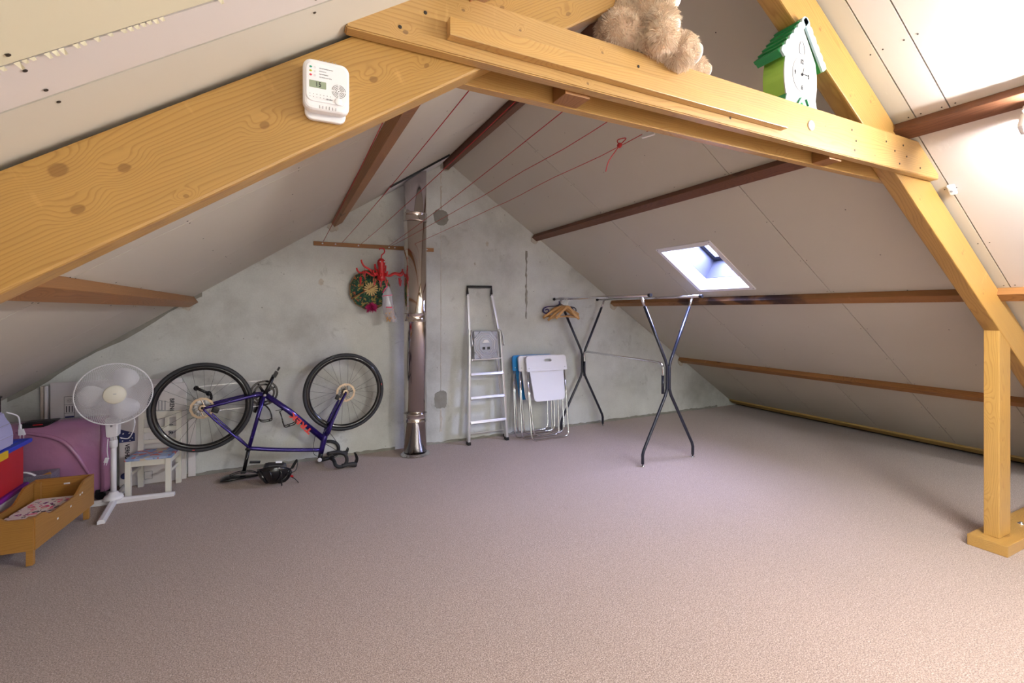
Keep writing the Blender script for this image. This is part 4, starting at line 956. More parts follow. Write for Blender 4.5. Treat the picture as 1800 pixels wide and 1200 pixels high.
# wheels
def wheel(name, cs, cz, rot0, rotor_o, cass):
    m = basis(bp(cs, cz), BT, (0, 0, 1))
    bm = B(); R0 = .308; n = 72; prof = [(-.0115, .012), (-.0125, -.002), (-.010, -.018), (0, -.024), (.010, -.018), (.0125, -.002), (.0115, .012)]
    rings = [[bm.verts.new(m @ Vector(((R0+dr)*cos(2*pi*i/n), (R0+dr)*sin(2*pi*i/n), o_))) for o_, dr in prof] for i in range(n)]
    for i in range(n):
        A_, C_ = rings[i], rings[(i+1) % n]
        for j in range(len(prof)): f = bm.faces.new((A_[j], C_[j], C_[(j+1) % 7], A_[(j+1) % 7])); f.smooth = True
    whl = obj(name, bm, 'blackg', bike)
    bm = B(); tube(bm, [m @ Vector((.3255*cos(2*pi*i/n), .3255*sin(2*pi*i/n), 0)) for i in range(n)], .0162, 12, True); obj('tyre', bm, 'rubber', whl)
    bm = B(); lathe(bm, [(.0, -.052), (.006, -.052), (.006, -.045), (.022, -.034), (.022, -.028), (.013, -.022), (.013, .022), (.022, .028), (.022, .034), (.008, .044), (.008, .056), (0, .056)], 16, m); obj('hub', bm, 'black', whl)
    for k in range(24):
        a = 2*pi*(k+.5)/24+rot0; side = 1 if k % 2 else -1; off = radians(62)*(1 if (k//2) % 2 else -1)
        bm = B(); tube(bm, [m @ Vector((.021*cos(a+off), .021*sin(a+off), side*.031)), m @ Vector((.286*cos(a), .286*sin(a), side*.002))], .0010, 4); obj('spoke', bm, 'spoke', whl)
    # brake rotor with arms
    bm = B(); n2 = 48; zo = rotor_o
    ring_prism(bm, [m @ Vector(((.080+.0022*sin(12*2*pi*i/n2))*cos(2*pi*i/n2), (.080+.0022*sin(12*2*pi*i/n2))*sin(2*pi*i/n2), zo)) for i in range(n2)],
               [m @ Vector(((.063+.002*sin(12*2*pi*i/n2+1))*cos(2*pi*i/n2), (.063+.002*sin(12*2*pi*i/n2+1))*sin(2*pi*i/n2), zo)) for i in range(n2)], (m.to_3x3() @ Vector((0, 0, .002))))
    for k in range(6):
        a = k*pi/3; tube(bm, smooth_path([m @ Vector((.022*cos(a), .022*sin(a), zo+.001)), m @ Vector((.045*cos(a+.5), .045*sin(a+.5), zo+.001)), m @ Vector((.065*cos(a+.65), .065*sin(a+.65), zo+.001))], 4), .0035, 6, sq=(.4, 1.4))
    lathe(bm, [(.018, zo), (.026, zo), (.026, zo+.003), (.018, zo+.003)], 20, m)
    obj('brake_rotor', bm, 'rotor', whl)
    if cass:
        bm = B()
        for k in range(9):
            rr = .030+.0028*k; z_ = -.026-(8-k)*.0036; nn = 14*4
            vs = [(rr+(.0028 if i % 4 < 2 else 0)) for i in range(nn)]
            prism(bm, [m @ Vector((vs[i]*cos(2*pi*i/nn), vs[i]*sin(2*pi*i/nn), z_)) for i in range(nn)], m.to_3x3() @ Vector((0, 0, .0018)))
        obj('cassette', bm, 'alu', whl)
    return whl
wheel('rear_wheel', RW[0], RW[1], .10, .040, True)
wheel('front_wheel', FW[0], FW[1], .03, .040, False)
# small coloured marks on the tyres
for cs, cz, ang in ((RW[0], RW[1], -100), (FW[0], FW[1], 8)):
    a = radians(ang); bm = B(); bx(bm, bp(cs+.322*cos(a), cz+.322*sin(a), .0165), (.016, .002, .005), rot=(0, pi/2-a, .08)); obj('tyre_mark', bm, 'red_print', bike)
# cranks, chainrings, chain
def crank(dirx, dirz, o_):
    e = (BBK[0]+dirx*.17, BBK[1]+dirz*.17); sg = 1 if o_ > 0 else -1
    bm = B(); tube(bm, [bp(BBK[0], BBK[1], o_*.85), bp(BBK[0]+dirx*.05, BBK[1]+dirz*.05, o_), bp(e[0], e[1], o_)], [.024, .019, .017], 10, sq=(.8, .8)); ca = obj('crank_arm', bm, 'blackg', bike)
    bm = B(); lathe(bm, [(0, .0), (.011, .0), (.011, .004), (0, .004)], 14, basis(bp(BBK[0], BBK[1], o_+sg*.010), BT, (0, 0, 1))); obj('crank_bolt', bm, 'alu', ca)
    bm = B(); c0 = bp(e[0]+.008, e[1]+.012, o_+sg*.055); bx(bm, c0, (.046, .085, .022), rot=(0, radians(-62), .08), bev=.004)
    tube(bm, [bp(e[0], e[1], o_), bp(e[0], e[1], o_+sg*.05)], .006, 8); bx(bm, c0+BT*.022+Vector((0, 0, .042)), (.012, .05, .03), rot=(0, radians(30), .08), bev=.003); obj('pedal', bm, 'black', ca)
crank(.38, .925, .072); crank(-.38, -.925, -.085)
mR = basis(bp(BBK[0], BBK[1], -.045), BT, (0, 0, 1))
bm = B(); N_ = 50*2
for (ro, ri, zz) in ((.1035, .088, 0), (.078, .064, .009)):
    ring_prism(bm, [mR @ Vector(((ro+(.0035 if i % 2 else 0))*cos(2*pi*i/N_), (ro+(.0035 if i % 2 else 0))*sin(2*pi*i/N_), zz)) for i in range(N_)], [mR @ Vector((ri*cos(2*pi*i/N_), ri*sin(2*pi*i/N_), zz)) for i in range(N_)], mR.to_3x3() @ Vector((0, 0, .003)))
for k in range(4):
    a = k*pi/2+.5; tube(bm, [mR @ Vector((.012*cos(a), .012*sin(a), .004)), mR @ Vector((.09*cos(a), .09*sin(a), .002))], [.012, .007], 8, sq=(1, .5))
obj('chainring', bm, 'blackg', bike)
bm = B()
def chain_run(a, b, o_):
    n = int(((a[0]-b[0])**2+(a[1]-b[1])**2)**.5/.0127)
    for k in range(n):
        t = (k+.5)/n; bx(bm, bp(a[0]+(b[0]-a[0])*t, a[1]+(b[1]-a[1])*t, o_), (.0095, .0035 if k % 2 else .0055, .007), rot=(0, -atan2(b[1]-a[1], b[0]-a[0]), .08))
chain_run((-.045, .752), (.42, .768), -.046); chain_run((.0, .555), (.40, .561), -.046)
for k in range(26):
    a = radians(-98+k*7.2); bx(bm, bp(BBK[0]+.104*cos(a), BBK[1]+.104*sin(a), -.046), (.0095, .0035 if k % 2 else .0055, .006), rot=(0, -(a+pi/2), .08))
obj('chain', bm, 'alu', bike, kind='stuff')
bm = B()
for (s_, z) in ((.037, .695), (-.042, .742)):
    lathe(bm, [(0, -.003), (.019, -.003), (.019, .003), (0, .003)], 14, basis(bp(s_, z, -.046), BT, (0, 0, 1)))
tube(bm, [bp(.045, .692, -.038), bp(-.048, .748, -.038)], .009, 8, sq=(1.2, .35)); tube(bm, smooth_path([bp(.0, .60, -.07), bp(.05, .64, -.075), (bp(.05, .69, -.06))], 4), .010, 8)
obj('rear_derailleur', bm, 'black', bike)
bm = B(); bx(bm, bp(.085, .578, .052), (.05, .03, .04), rot=(0, .4, .08), bev=.008); obj('rear_brake_caliper', bm, 'black', bike)
bm = B(); bx(bm, bp(.975, .592, .055), (.034, .03, .045), rot=(0, .5, .08), bev=.008); obj('front_brake_caliper', bm, 'black', bike)
# bottle cages
for pts in ([(.412, .585), (.455, .53), (.472, .462), (.455, .445), (.398, .445), (.372, .48)], [(.53, .505), (.545, .46), (.563, .385), (.60, .385), (.642, .398), (.655, .43)]):
    bm = B()
    for o_ in (-.032, .032): tube(bm, smooth_path([bp(p[0], p[1], o_*(1 if 0 < i < 5 else .3)) for i, p in enumerate(pts)], 4), .0045, 7)
    m_ = pts[3]; tube(bm, [bp(m_[0], m_[1], -.032), bp(m_[0], m_[1], .032)], .006, 7); tube(bm, smooth_path([bp(pts[0][0], pts[0][1], .01), bp(pts[0][0]+.02, pts[0][1]+.016, 0), bp(pts[0][0]-.03, pts[0][1]+.01, -.01)], 4), .003, 6)
    obj('bottle_cage', bm, 'blackg', bike)
# stem, handlebar, hoods, levers
bm = B(); tube(bm, [bp(.848, .115), bp(.838, .058)], .0185, 12); tube(bm, [bp(.835, .052), bp(.935, .060)], [.0165, .015], 12); lathe(bm, [(.021, -.02), (.021, .02)], 14, basis(bp(.937, .060), BT, (0, 0, 1))); stem = obj('stem', bm, 'black', bike)
bm = B(); lathe(bm, [(.008, 0), (.018, 0), (.018, .006), (.008, .006)], 18, basis(bp(.835, .062, .017), BT, (0, 0, 1))); obj('stem_cap_ring', bm, 'white', stem)
for sg in (1, -1):
    W_ = .185
    P = [bp(.937, .060, 0), bp(.937, .060, sg*.10), bp(.935, .058, sg*.15), bp(.938, .045, sg*(W_-.008)), bp(.962, .030, sg*W_), bp(1.0, .030, sg*W_), bp(1.022, .055, sg*W_), bp(1.026, .088, sg*W_), bp(1.010, .125, sg*W_), bp(.972, .150, sg*W_), bp(.925, .157, sg*(W_+.003)), bp(.882, .155, sg*(W_+.005))]
    bm = B(); tube(bm, smooth_path(P, 5), .0148, 10); hb = obj('drop_bar', bm, 'tape', bike)
    bm = B(); tube(bm, smooth_path([bp(.985, .032, sg*W_), bp(1.03, .036, sg*W_), bp(1.075, .030, sg*W_), bp(1.105, .026, sg*W_)], 4), [.016, .017, .017, .0165, .016, .0165, .018, .0195, .0205, .021, .0215, .021, .019], 12); obj('brake_hood', bm, 'tape', hb)
    bm = B(); tube(bm, smooth_path([bp(1.095, .03, sg*W_), bp(1.108, .07, sg*(W_+.004)), bp(1.098, .11, sg*(W_+.01)), bp(1.085, .135, sg*(W_+.016))], 5), [.009, .010, .011, .011, .011, .010, .010, .009, .009, .008, .008, .007, .006, .006, .005, .004], 8, sq=(.5, 1.3)); obj('brake_lever', bm, 'blackg', hb)
for k, (a, b, c_) in enumerate((((.95, .06, .03), (.99, .10, .0), (.87, .20, .012)), ((.945, .055, -.02), (1.0, .14, -.03), (.905, .30, -.02)), ((.93, .07, .01), (.79, .12, .03), (.80, .28, .018)))):
    bm = B(); tube(bm, smooth_path([bp(*a), bp(*b), bp(*c_)], 8), .0022, 6); obj('cable', bm, 'black', bike)

# ================================================================== helmet on the carpet
hel = thing('bicycle_helmet', 'black bicycle helmet lying upturned on the carpet under the purple bike', 'helmet', (-.065, 4.06, 0)); bpy.context.view_layer.update()
hc = Vector((-.065, 4.055, .112)); HR = Euler((radians(-24), radians(8), radians(4))).to_matrix()
def shell_pt(th, ph, k): return hc+HR @ Vector((.122*k*sin(th)*cos(ph), .098*k*sin(th)*sin(ph), -.118*k*cos(th)))
bm = B(); nt_, np_ = 12, 28
o_r = [[bm.verts.new(shell_pt(.02+1.50*i/nt_+.05*sin(3*(2*pi*j/np_))*(i/nt_), 2*pi*j/np_, 1)) for j in range(np_)] for i in range(nt_+1)]
i_r = [[bm.verts.new(shell_pt(.02+1.50*i/nt_+.05*sin(3*(2*pi*j/np_))*(i/nt_), 2*pi*j/np_, .80)) for j in range(np_)] for i in range(nt_+1)]
for G, fl in ((o_r, 0), (i_r, 1)):
    for i in range(nt_):
        for j in range(np_): f = bm.faces.new((G[i][j], G[i][(j+1) % np_], G[i+1][(j+1) % np_], G[i+1][j])); f.smooth = True
    bm.faces.new(G[0])
for j in range(np_): bm.faces.new((o_r[-1][j], o_r[-1][(j+1) % np_], i_r[-1][(j+1) % np_], i_r[-1][j]))
obj('shell', bm, 'blackg', hel)
for k in range(7):
    ph = -2.6+k*.62; bm = B(); tube(bm, [shell_pt(.35+1.0*i/8, ph+.18*sin(i/8*pi), 1.03) for i in range(9)], [.004, .009, .011, .012, .012, .011, .010, .007, .004], 7, sq=(1.3, .5)); obj('shell_rib', bm, 'blackg', hel)
bm = B(); bx(bm, hc+HR @ Vector((0, .0, .0)), (.16, .11, .08), rot=tuple(HR.to_euler()), bev=.03); obj('padding', bm, 'black', hel)
bm = B(); bx(bm, hc+HR @ Vector((.02, -.050, .036)), (.045, .004, .014), rot=tuple(HR.to_euler())); obj('size_tag', bm, 'white', hel)
for pts_, w_ in (([shell_pt(1.5, 0, 1), hc+Vector((.16, 0, .04)), hc+Vector((.15, -.02, -.03)), hc+Vector((.10, -.03, -.06)), hc+Vector((.14, -.06, -.088)), hc+Vector((.165, -.10, -.108))], .007),
                 ([hc+Vector((.03, -.07, -.03)), hc+Vector((.045, -.10, -.07)), hc+Vector((.05, -.12, -.108))], .008),
                 ([hc+Vector((-.10, 0, .06)), hc+Vector((-.145, -.02, .072)), hc+Vector((-.17, -.03, .078))], .007)):
    bm = B(); tube(bm, smooth_path(pts_, 6), w_, 6, sq=(1.5, .35)); obj('strap', bm, 'black', hel)
bm = B(); bx(bm, hc+Vector((.12, -.06, -.064)), (.022, .006, .012), rot=(.3, .4, 0)); obj('strap_buckle', bm, 'redp', hel)

# ================================================================== flat-packed moving boxes
mb = thing('moving_box', 'flat white cardboard moving box leaning on the wall behind the small chair', 'box', (-.91, 4.45, 0)); bpy.context.view_layer.update()
bm = B(); bx(bm, (-.908, 4.452, .385), (.42, .018, .765), rot=(0, .0, 0), bev=.003); obj('cardboard_sheet', bm, 'card', mb)
bm = B(); bx(bm, (-.908, 4.4415, .41), (.40, .0025, .70)); obj('cardboard_flap', bm, 'card', mb)
def wtext(name, body, size, x, y, z, rotz, mat, parent, sx=1.0, bold=0, align='CENTER'):
    """text on a surface facing -Y; rotz turns it in the surface plane"""
    c, s_ = cos(rotz), sin(rotz)
    return text(name, body, size, basis((x, y, z), (c, 0, s_), (-s_, 0, c)), mat, parent, bold=bold, sx=sx, align=align)
D90 = radians(-90)
wtext('print_line', 'BRENG M', .040, -.792, 4.4395, .575, D90, 'ink', mb, .9, .001)
wtext('print_line', 'JAAR.', .040, -.800, 4.4395, .405, D90, 'ink', mb, .9, .001)
wtext('print_line', 'VERHUISDOOS', .038, -1.070, 4.4395, .205, D90, 'ink', mb, .95, .0012)
for i in range(4):
    bm = B(); bx(bm, (-.835-.02*i, 4.4395, .60), (.006, .0006, .075)); obj('small_print', bm, 'greyprint', mb)
bm = B(); ring_prism(bm, [(-.965, 4.4400, .04), (-.915, 4.4400, .04), (-.915, 4.4400, .10), (-.965, 4.4400, .10)], [(-.963, 4.4400, .042), (-.917, 4.4400, .042), (-.917, 4.4400, .098), (-.963, 4.4400, .098)], (0, -.0006, 0)); obj('print_frame', bm, 'ink', mb)
wtext('print_line', 'W', .03, -.945, 4.4395, .33, D90, 'ink', mb, 1, .001); wtext('print_line', 'JK', .03, -.945, 4.4395, .165, D90, 'ink', mb, 1, .001)
bm = B(); disc(bm, basis((-1.085, 4.4400, .085), (1, 0, 0), (0, 0, 1)), .024, .001, 20); obj('printed_dot', bm, 'navy', mb)
bm = B(); prism(bm, [(-1.117, 4.4402, .34), (-1.022, 4.4402, .345), (-1.022, 4.4402, .405), (-1.117, 4.4402, .445)], (0, -.0008, 0)); obj('printed_panel', bm, 'navy', mb)
for k in range(11):
    bm = B(); disc(bm, basis((-1.108+.075*RND.random(), 4.4392, .350+.06*RND.random()), (1, 0, 0), (0, 0, 1)), .0045, .0005, 8); obj('printed_spot', bm, 'white', mb)
mb2 = thing('moving_box', 'second flat white moving box, its top edge showing behind the rear bike wheel', 'box', (-.83, 4.48, 0)); bpy.context.view_layer.update()
bm = B(); bx(bm, (-.88, 4.478, .405), (.30, .014, .80), bev=.003); bx(bm, (-.665, 4.470, .24), (.05, .010, .46), bev=.002); obj('cardboard_sheet', bm, 'card', mb2)
mb3 = thing('moving_box', 'flat white moving box standing behind the purple suitcase', 'box', (-1.33, 4.46, 0)); bpy.context.view_layer.update()
bm = B(); bx(bm, (-1.325, 4.462, .41), (.375, .016, .82), bev=.006); obj('cardboard_sheet', bm, 'card', mb3)
bm = B(); ring_prism(bm, [(-1.435, 4.4535, .40), (-1.375, 4.4535, .40), (-1.375, 4.4535, .715), (-1.435, 4.4535, .715)], [(-1.433, 4.4535, .402), (-1.377, 4.4535, .402), (-1.377, 4.4535, .713), (-1.433, 4.4535, .713)], (0, -.0006, 0)); bx(bm, (-1.405, 4.4535, .655), (.058, .0006, .0016)); bx(bm, (-1.405, 4.4535, .592), (.058, .0006, .0016)); obj('print_frame', bm, 'ink', mb3)
for i in range(3):
    bm = B(); bx(bm, (-1.422+.016*i, 4.4532, .622), (.005, .0006, .045)); obj('small_print', bm, 'ink', mb3)
for k in range(5):
    bm = B(); a = k*2*pi/5; tube(bm, [(-1.405+.010*cos(a)+.006*cos(t), 4.4532, .685+.010*sin(a)+.006*sin(t)) for t in [i*pi/4 for i in range(8)]], .0006, 4, True); obj('printed_ring', bm, 'ink', mb3)
bm = B(); bx(bm, (-1.405, 4.4532, .560), (.05, .0008, .02)); obj('printed_bar', bm, 'navy', mb3)
mb4 = thing('moving_box', 'folded cardboard box seen edge on, left of the box behind the suitcase', 'box', (-1.545, 4.45, 0)); bpy.context.view_layer.update()
for i, x in enumerate((-1.530, -1.552)):
    bm = B(); bx(bm, (x, 4.465, .400), (.017, .045, .795), bev=.003); obj('cardboard_layer', bm, 'card_edge' if i else 'card', mb4)

# ================================================================== child's chair
kc = thing('childs_chair', "small cream painted child's chair with slatted back and patterned seat", 'chair', (-.87, 4.28, 0)); bpy.context.view_layer.update()
FLc, FRc, RLc, RRc = (-1.002, 4.185), (-.762, 4.160), (-.978, 4.405), (-.738, 4.385)
for p, h in ((FLc, .262), (FRc, .262)):
    bm = B(); bx(bm, (p[0], p[1], h/2), (.034, .034, h), bev=.003); obj('leg', bm, 'wpaint', kc)
for p in (RLc, RRc):
    bm = B(); prism(bm, [(p[0]-.017, p[1]-.014, 0), (p[0]-.017, p[1]+.018, 0), (p[0]-.017, p[1]+.014, .26), (p[0]-.017, p[1]+.030, .56), (p[0]-.017, p[1]+.008, .56), (p[0]-.017, p[1]-.018, .26)], (.034, 0, 0)); obj('leg', bm, 'wpaint', kc)
def rl(name, a, b, z, w_, h_, mat='wpaint', zz=None):
    return bar(name, (a[0], a[1], z), (b[0], b[1], zz if zz is not None else z), w_, h_, mat, kc, up=(0, 0, 1), bev=.002)
rl('apron', FLc, FRc, .240, .020, .044); rl('apron', FLc, RLc, .240, .020, .044); rl('apron', FRc, RRc, .240, .020, .044)
rl('stretcher', FLc, RLc, .155, .012, .020); rl('stretcher', FRc, RRc, .155, .012, .020)
bm = B(); prism(bm, [(-1.022, 4.160, .262), (-.738, 4.133, .262), (-.722, 4.395, .262), (-.996, 4.415, .262)], (0, 0, .016)); bmesh.ops.bevel(bm, geom=bm.edges[:], offset=.004, segments=2, affect='EDGES'); obj('seat', bm, 'seatprint', kc)
def bk_(z): return .006+.012*(z-.26)/.3
for z, h_ in ((.533, .05), (.425, .036), (.335, .030)):
    bar('back_rail', (RLc[0], RLc[1]+bk_(z), z), (RRc[0], RRc[1]+bk_(z), z), .014, h_, 'wpaint', kc, up=(0, 0, 1), bev=.002)
for t in (.30, .68):
    x = RLc[0]+(RRc[0]-RLc[0])*t; y = RLc[1]+(RRc[1]-RLc[1])*t; bar('back_slat', (x, y+.012, .43), (x, y+.016, .53), .010, .028, 'wpaint', kc, up=(1, 0, 0), bev=.001)

# ================================================================== pedestal fan
fan = thing('pedestal_fan', 'white pedestal fan with three blades behind a round wire grille', 'fan', (-1.062, 4.10, 0)); bpy.context.view_layer.update()
pc = Vector((-1.062, 4.10, 0))
for e in ((-1.03, 3.735), (-.712, 4.085), (-1.40, 4.115), (-1.075, 4.435)):
    d = Vector((e[0], e[1], 0))-pc; L_ = d.length
    m = basis(pc+Vector((0, 0, .002)), d, Vector((-d.y, d.x, 0)))
    bm = B(); prism(bm, [(.02, -.019, 0), (.02, .019, 0), (.02, .019, .024), (.02, .009, .036), (.02, -.009, .036), (.02, -.019, .024)], (L_-.02, 0, -.0))
    for v in bm.verts:
        if v.co.x > .1 and v.co.z > .001: v.co.z *= .72
    obj('foot', bm, 'white', fan, matrix=m)
bm = B(); lathe(bm, [(.052, .03), (.056, .04), (.050, .058), (.032, .068), (.022, .085)], 24, Matrix.Translation(pc)); obj('base_cap', bm, 'white', fan)
bm = B(); tube(bm, [pc+Vector((0, 0, .06)), pc+Vector((0, 0, .40))], .0165, 16); obj('pole', bm, 'white', fan)
bm = B(); lathe(bm, [(.017, .39), (.023, .395), (.023, .44), (.017, .445)], 16, Matrix.Translation(pc)); obj('height_collar', bm, 'white', fan)
bm = B(); prism(bm, [(pc.x-.03, pc.y-.045, .47), (pc.x+.03, pc.y-.045, .47), (pc.x+.036, pc.y-.045, .60), (pc.x-.036, pc.y-.045, .60)], (0, .08, 0)); tube(bm, [pc+Vector((0, 0, .44)), pc+Vector((0, 0, .50))], .02, 12); bmesh.ops.bevel(bm, geom=[e for e in bm.edges if e.calc_length() > .05], offset=.006, segments=2, affect='EDGES'); obj('control_box', bm, 'white', fan)
bm = B(); bx(bm, (pc.x, pc.y-.047, .55), (.012, .004, .016), bev=.001); obj('switch', bm, 'greyprint', fan)
gc = Vector((-1.030, 4.0, .776)); gn = (Vector((0, 0, 1.34))-gc); gn.z *= .35; gn.normalize()
gm = basis(gc, Vector((0, 0, 1)).cross(gn), gn.cross(Vector((0, 0, 1)).cross(gn)))
GR = .204
bm = B(); tube(bm, [gm @ Vector((GR*cos(2*pi*i/72), GR*sin(2*pi*i/72), 0)) for i in range(72)], .0045, 8, True); gr = obj('grille_rim', bm, 'grille', fan)
def dome(rad, sg): 
    t = (rad/GR); return sg*.055*(1-t**2.2)**.75 if t < 1 else 0
for sg in (1, -1):
    bm = B(); K = 88
    for tw in (1, -1):
        for k in range(K):
            P = []
            for i in range(9):
                t = .26+.74*i/8; a = 2*pi*k/K+tw*(1-t)*1.15; P.append(gm @ Vector((GR*t*cos(a), GR*t*sin(a), dome(GR*t*.999, sg))))
            tube(bm, P, .0009, 3)
    obj('grille_wires', bm, 'grille', gr, kind='stuff')
bm = B(); lathe(bm, [(.062, .048), (.062, .053), (.056, .060), (0, .062)], 32, gm); obj('hub_badge', bm, 'cream', gr)
bm = B(); bx(bm, (0, 0, 0), (.016, .003, .001)); obj('badge_print', bm, 'greyprint', gr, matrix=gm @ Matrix.Translation((0, .004, .0625)))
for k in range(3):
    a0 = radians(62+120*k); bm = B(); pts = []
    for (rr, da) in ((.028, -.35), (.075, -.62), (.125, -.60), (.165, -.42), (.182, -.10), (.178, .22), (.155, .46), (.11, .56), (.06, .50), (.028, .45)): pts.append((rr, da))
    P = smooth_path([(rr*cos(a0+da), rr*sin(a0+da), .012-.028*da) for rr, da in pts], 4, True)
    v1 = [bm.verts.new(gm @ Vector(p)) for p in P]; v2 = [bm.verts.new(gm @ (Vector(p)+Vector((0, 0, -.003)))) for p in P]
    c1 = bm.verts.new(gm @ Vector((.10*cos(a0), .10*sin(a0), .010))); c2 = bm.verts.new(gm @ Vector((.10*cos(a0), .10*sin(a0), .007)))
    for i in range(len(P)):
        j = (i+1) % len(P); f = bm.faces.new((c1, v1[i], v1[j])); f.smooth = True; f = bm.faces.new((c2, v2[j], v2[i])); f.smooth = True; bm.faces.new((v1[i], v2[i], v2[j], v1[j]))
    obj('fan_blade', bm, 'white', fan)
bm = B(); lathe(bm, [(0, -.145), (.035, -.14), (.052, -.12), (.056, -.05), (.05, -.02), (.02, .0), (.02, .03), (0, .03)], 24, gm); tube(bm, [gm @ Vector((0, 0, -.08)), Vector((pc.x, pc.y, .60))], [.03, .022], 12); obj('motor_housing', bm, 'white', fan)
bm = B(); tube(bm, smooth_path([gm @ Vector((.03, -.03, -.11)), (-.955, 4.12, .58), (-.955, 4.11, .50), (-.985, 4.12, .44), (-1.03, 4.11, .452)], 6), .0035, 7)
tube(bm, smooth_path([(-1.085, 4.072, .46), (-1.088, 4.068, .38), (-1.083, 4.068, .33)], 5), .003, 6); obj('power_cord', bm, 'white', fan)
bm = B(); bx(bm, (-1.092, 4.066, .315), (.022, .014, .034), rot=(0, .3, 0), bev=.004); tube(bm, [(-1.10, 4.066, .30), (-1.104, 4.066, .283)], .002, 6); tube(bm, [(-1.088, 4.066, .297), (-1.092, 4.066, .28)], .002, 6); obj('plug', bm, 'white', fan)

# ================================================================== suitcase
su = thing('suitcase', 'large glossy purple hard-shell suitcase lying on its side by the wall', 'suitcase', (-1.52, 4.33, 0)); bpy.context.view_layer.update()
bm = B(); bx(bm, (-1.50, 4.325, .305), (.76, .22, .535), bev=.055); 
bmesh.ops.bevel(bm, geom=[], offset=0)
for f in bm.faces: f.smooth = True
obj('shell', bm, 'mauve', su)
for (p0, p1, p2) in (((-1.60, 4.213, .53), (-1.36, 4.207, .44), (-1.21, 4.213, .16)), ((-1.62, 4.214, .50), (-1.72, 4.208, .40), (-1.80, 4.214, .15))):
    bm = B(); tube(bm, smooth_path([p0, p1, p2], 12), [.004+.010*sin(pi*i/24) for i in range(25)], 8, sq=(1, .9)); obj('shell_rib', bm, 'mauve', su)
bm = B(); tube(bm, [(-1.155, 4.215, .06), (-1.155, 4.215, .54)], .010, 8, sq=(.6, 1.2)); obj('shell_rib', bm, 'mauve', su)
bm = B(); prism(bm, [(-1.592, 4.209, .568), (-1.575, 4.209, .552), (-1.47, 4.209, .550), (-1.435, 4.209, .560), (-1.395, 4.209, .590), (-1.56, 4.209, .590)], (0, .09, 0)); bmesh.ops.bevel(bm, geom=bm.edges[:], offset=.006, segments=2, affect='EDGES'); hd = obj('carry_handle', bm, 'black', su)
bm = B(); bx(bm, (-1.490, 4.208, .570), (.05, .003, .005)); obj('handle_stripe', bm, 'redp', hd)
bm = B(); bx(bm, (-1.127, 4.214, .525), (.018, .01, .03), bev=.003); obj('zip_lock', bm, 'black', su)
for x in (-1.17, -1.82):
    for y in (4.235, 4.41):
        bm = B(); tube(bm, [(x, y-.012, .030), (x, y+.012, .030)], .029, 16); bx(bm, (x, y, .06), (.05, .045, .03), bev=.008); obj('caster_wheel', bm, 'black', su)

# ================================================================== stack of storage boxes
X1 = -1.472
cb = thing('storage_box', 'milky plastic storage box with purple lid at the bottom of the stack, photo left', 'storage box', (-1.68, 3.73, 0)); bpy.context.view_layer.update()
bm = B(); bx(bm, (-1.675, 3.73, .108), (.395, .53, .214), bev=.015); obj('box_body', bm, 'clearp', cb)
bm = B(); bx(bm, (-1.672, 3.735, .232), (.415, .58, .028), bev=.008); obj('lid', bm, 'purplep', cb)
rb_ = thing('storage_box', 'red plastic storage box with blue lid and yellow clip, on the purple-lidded box', 'storage box', (-1.68, 3.72, .247)); bpy.context.view_layer.update()
bm = B(); bx(bm, (-1.675, 3.715, .371), (.40, .54, .245), bev=.012); obj('box_body', bm, 'redp', rb_)
bm = B(); bx(bm, (-1.668, 3.73, .508), (.425, .63, .027), bev=.008); bx(bm, (-1.668, 3.73, .523), (.34, .50, .006), bev=.003); ld = obj('lid', bm, 'bluep', rb_)
bm = B(); bx(bm, (-1.457, 3.66, .498), (.014, .16, .045), bev=.005); obj('lid_clip', bm, 'yellowp', rb_)
ap = thing('portable_appliance', 'pale lilac plastic appliance with white plug standing on the blue lid', 'appliance', (-1.56, 3.70, .527)); bpy.context.view_layer.update()
bm = B(); prism(bm, [(-1.470, 3.845, .528), (-1.468, 3.845, .60), (-1.480, 3.845, .66), (-1.500, 3.845, .69), (-1.512, 3.845, .732), (-1.60, 3.845, .732), (-1.64, 3.845, .66), (-1.65, 3.845, .528)], (0, -.30, 0)); bmesh.ops.bevel(bm, geom=bm.edges[:], offset=.008, segments=2, affect='EDGES'); obj('casing', bm, 'lilac', ap)
for z in (.59, .662):
    bm = B(); bx(bm, (-1.4685 if z < .6 else -1.4795, 3.70, z), (.002, .28, .0015)); obj('casing_seam', bm, 'greyprint', ap)
bm = B(); tube(bm, smooth_path([(-1.485, 3.80, .735), (-1.455, 3.85, .70), (-1.452, 3.87, .65), (-1.455, 3.885, .61)], 6), .004, 7); obj('power_cord', bm, 'white', ap)
bm = B(); prism(bm, [(-1.465, 3.885, .61), (-1.445, 3.885, .61), (-1.440, 3.900, .57), (-1.470, 3.900, .57)], (0, .016, 0)); bx(bm, (-1.455, 3.885, .625), (.014, .012, .03), bev=.003)
for x in (-1.463, -1.447): tube(bm, [(x, 3.905, .572), (x-.003, 3.912, .548)], .002, 6)
obj('plug', bm, 'white', ap)
pot = thing('black_pot', 'glossy black cylindrical pot on the lilac appliance at the left photo edge', 'pot', (-1.56, 3.76, .732)); bpy.context.view_layer.update()
bm = B(); lathe(bm, [(0, .7325), (.040, .7325), (.044, .740), (.044, .822), (.050, .824), (.050, .832), (.044, .833), (.040, .826), (.040, .745), (0, .745)], 28, Matrix.Translation((-1.548, 3.785, 0))); obj('pot_body', bm, 'blackg', pot)
gb = thing('gift_box', 'silver glitter box with white handle behind the doll bed', 'box', (-1.48, 4.12, 0)); bpy.context.view_layer.update()
bm = B(); bx(bm, (-1.485, 4.115, .135), (.235, .13, .27), bev=.004); obj('box_body', bm, 'glitter', gb)
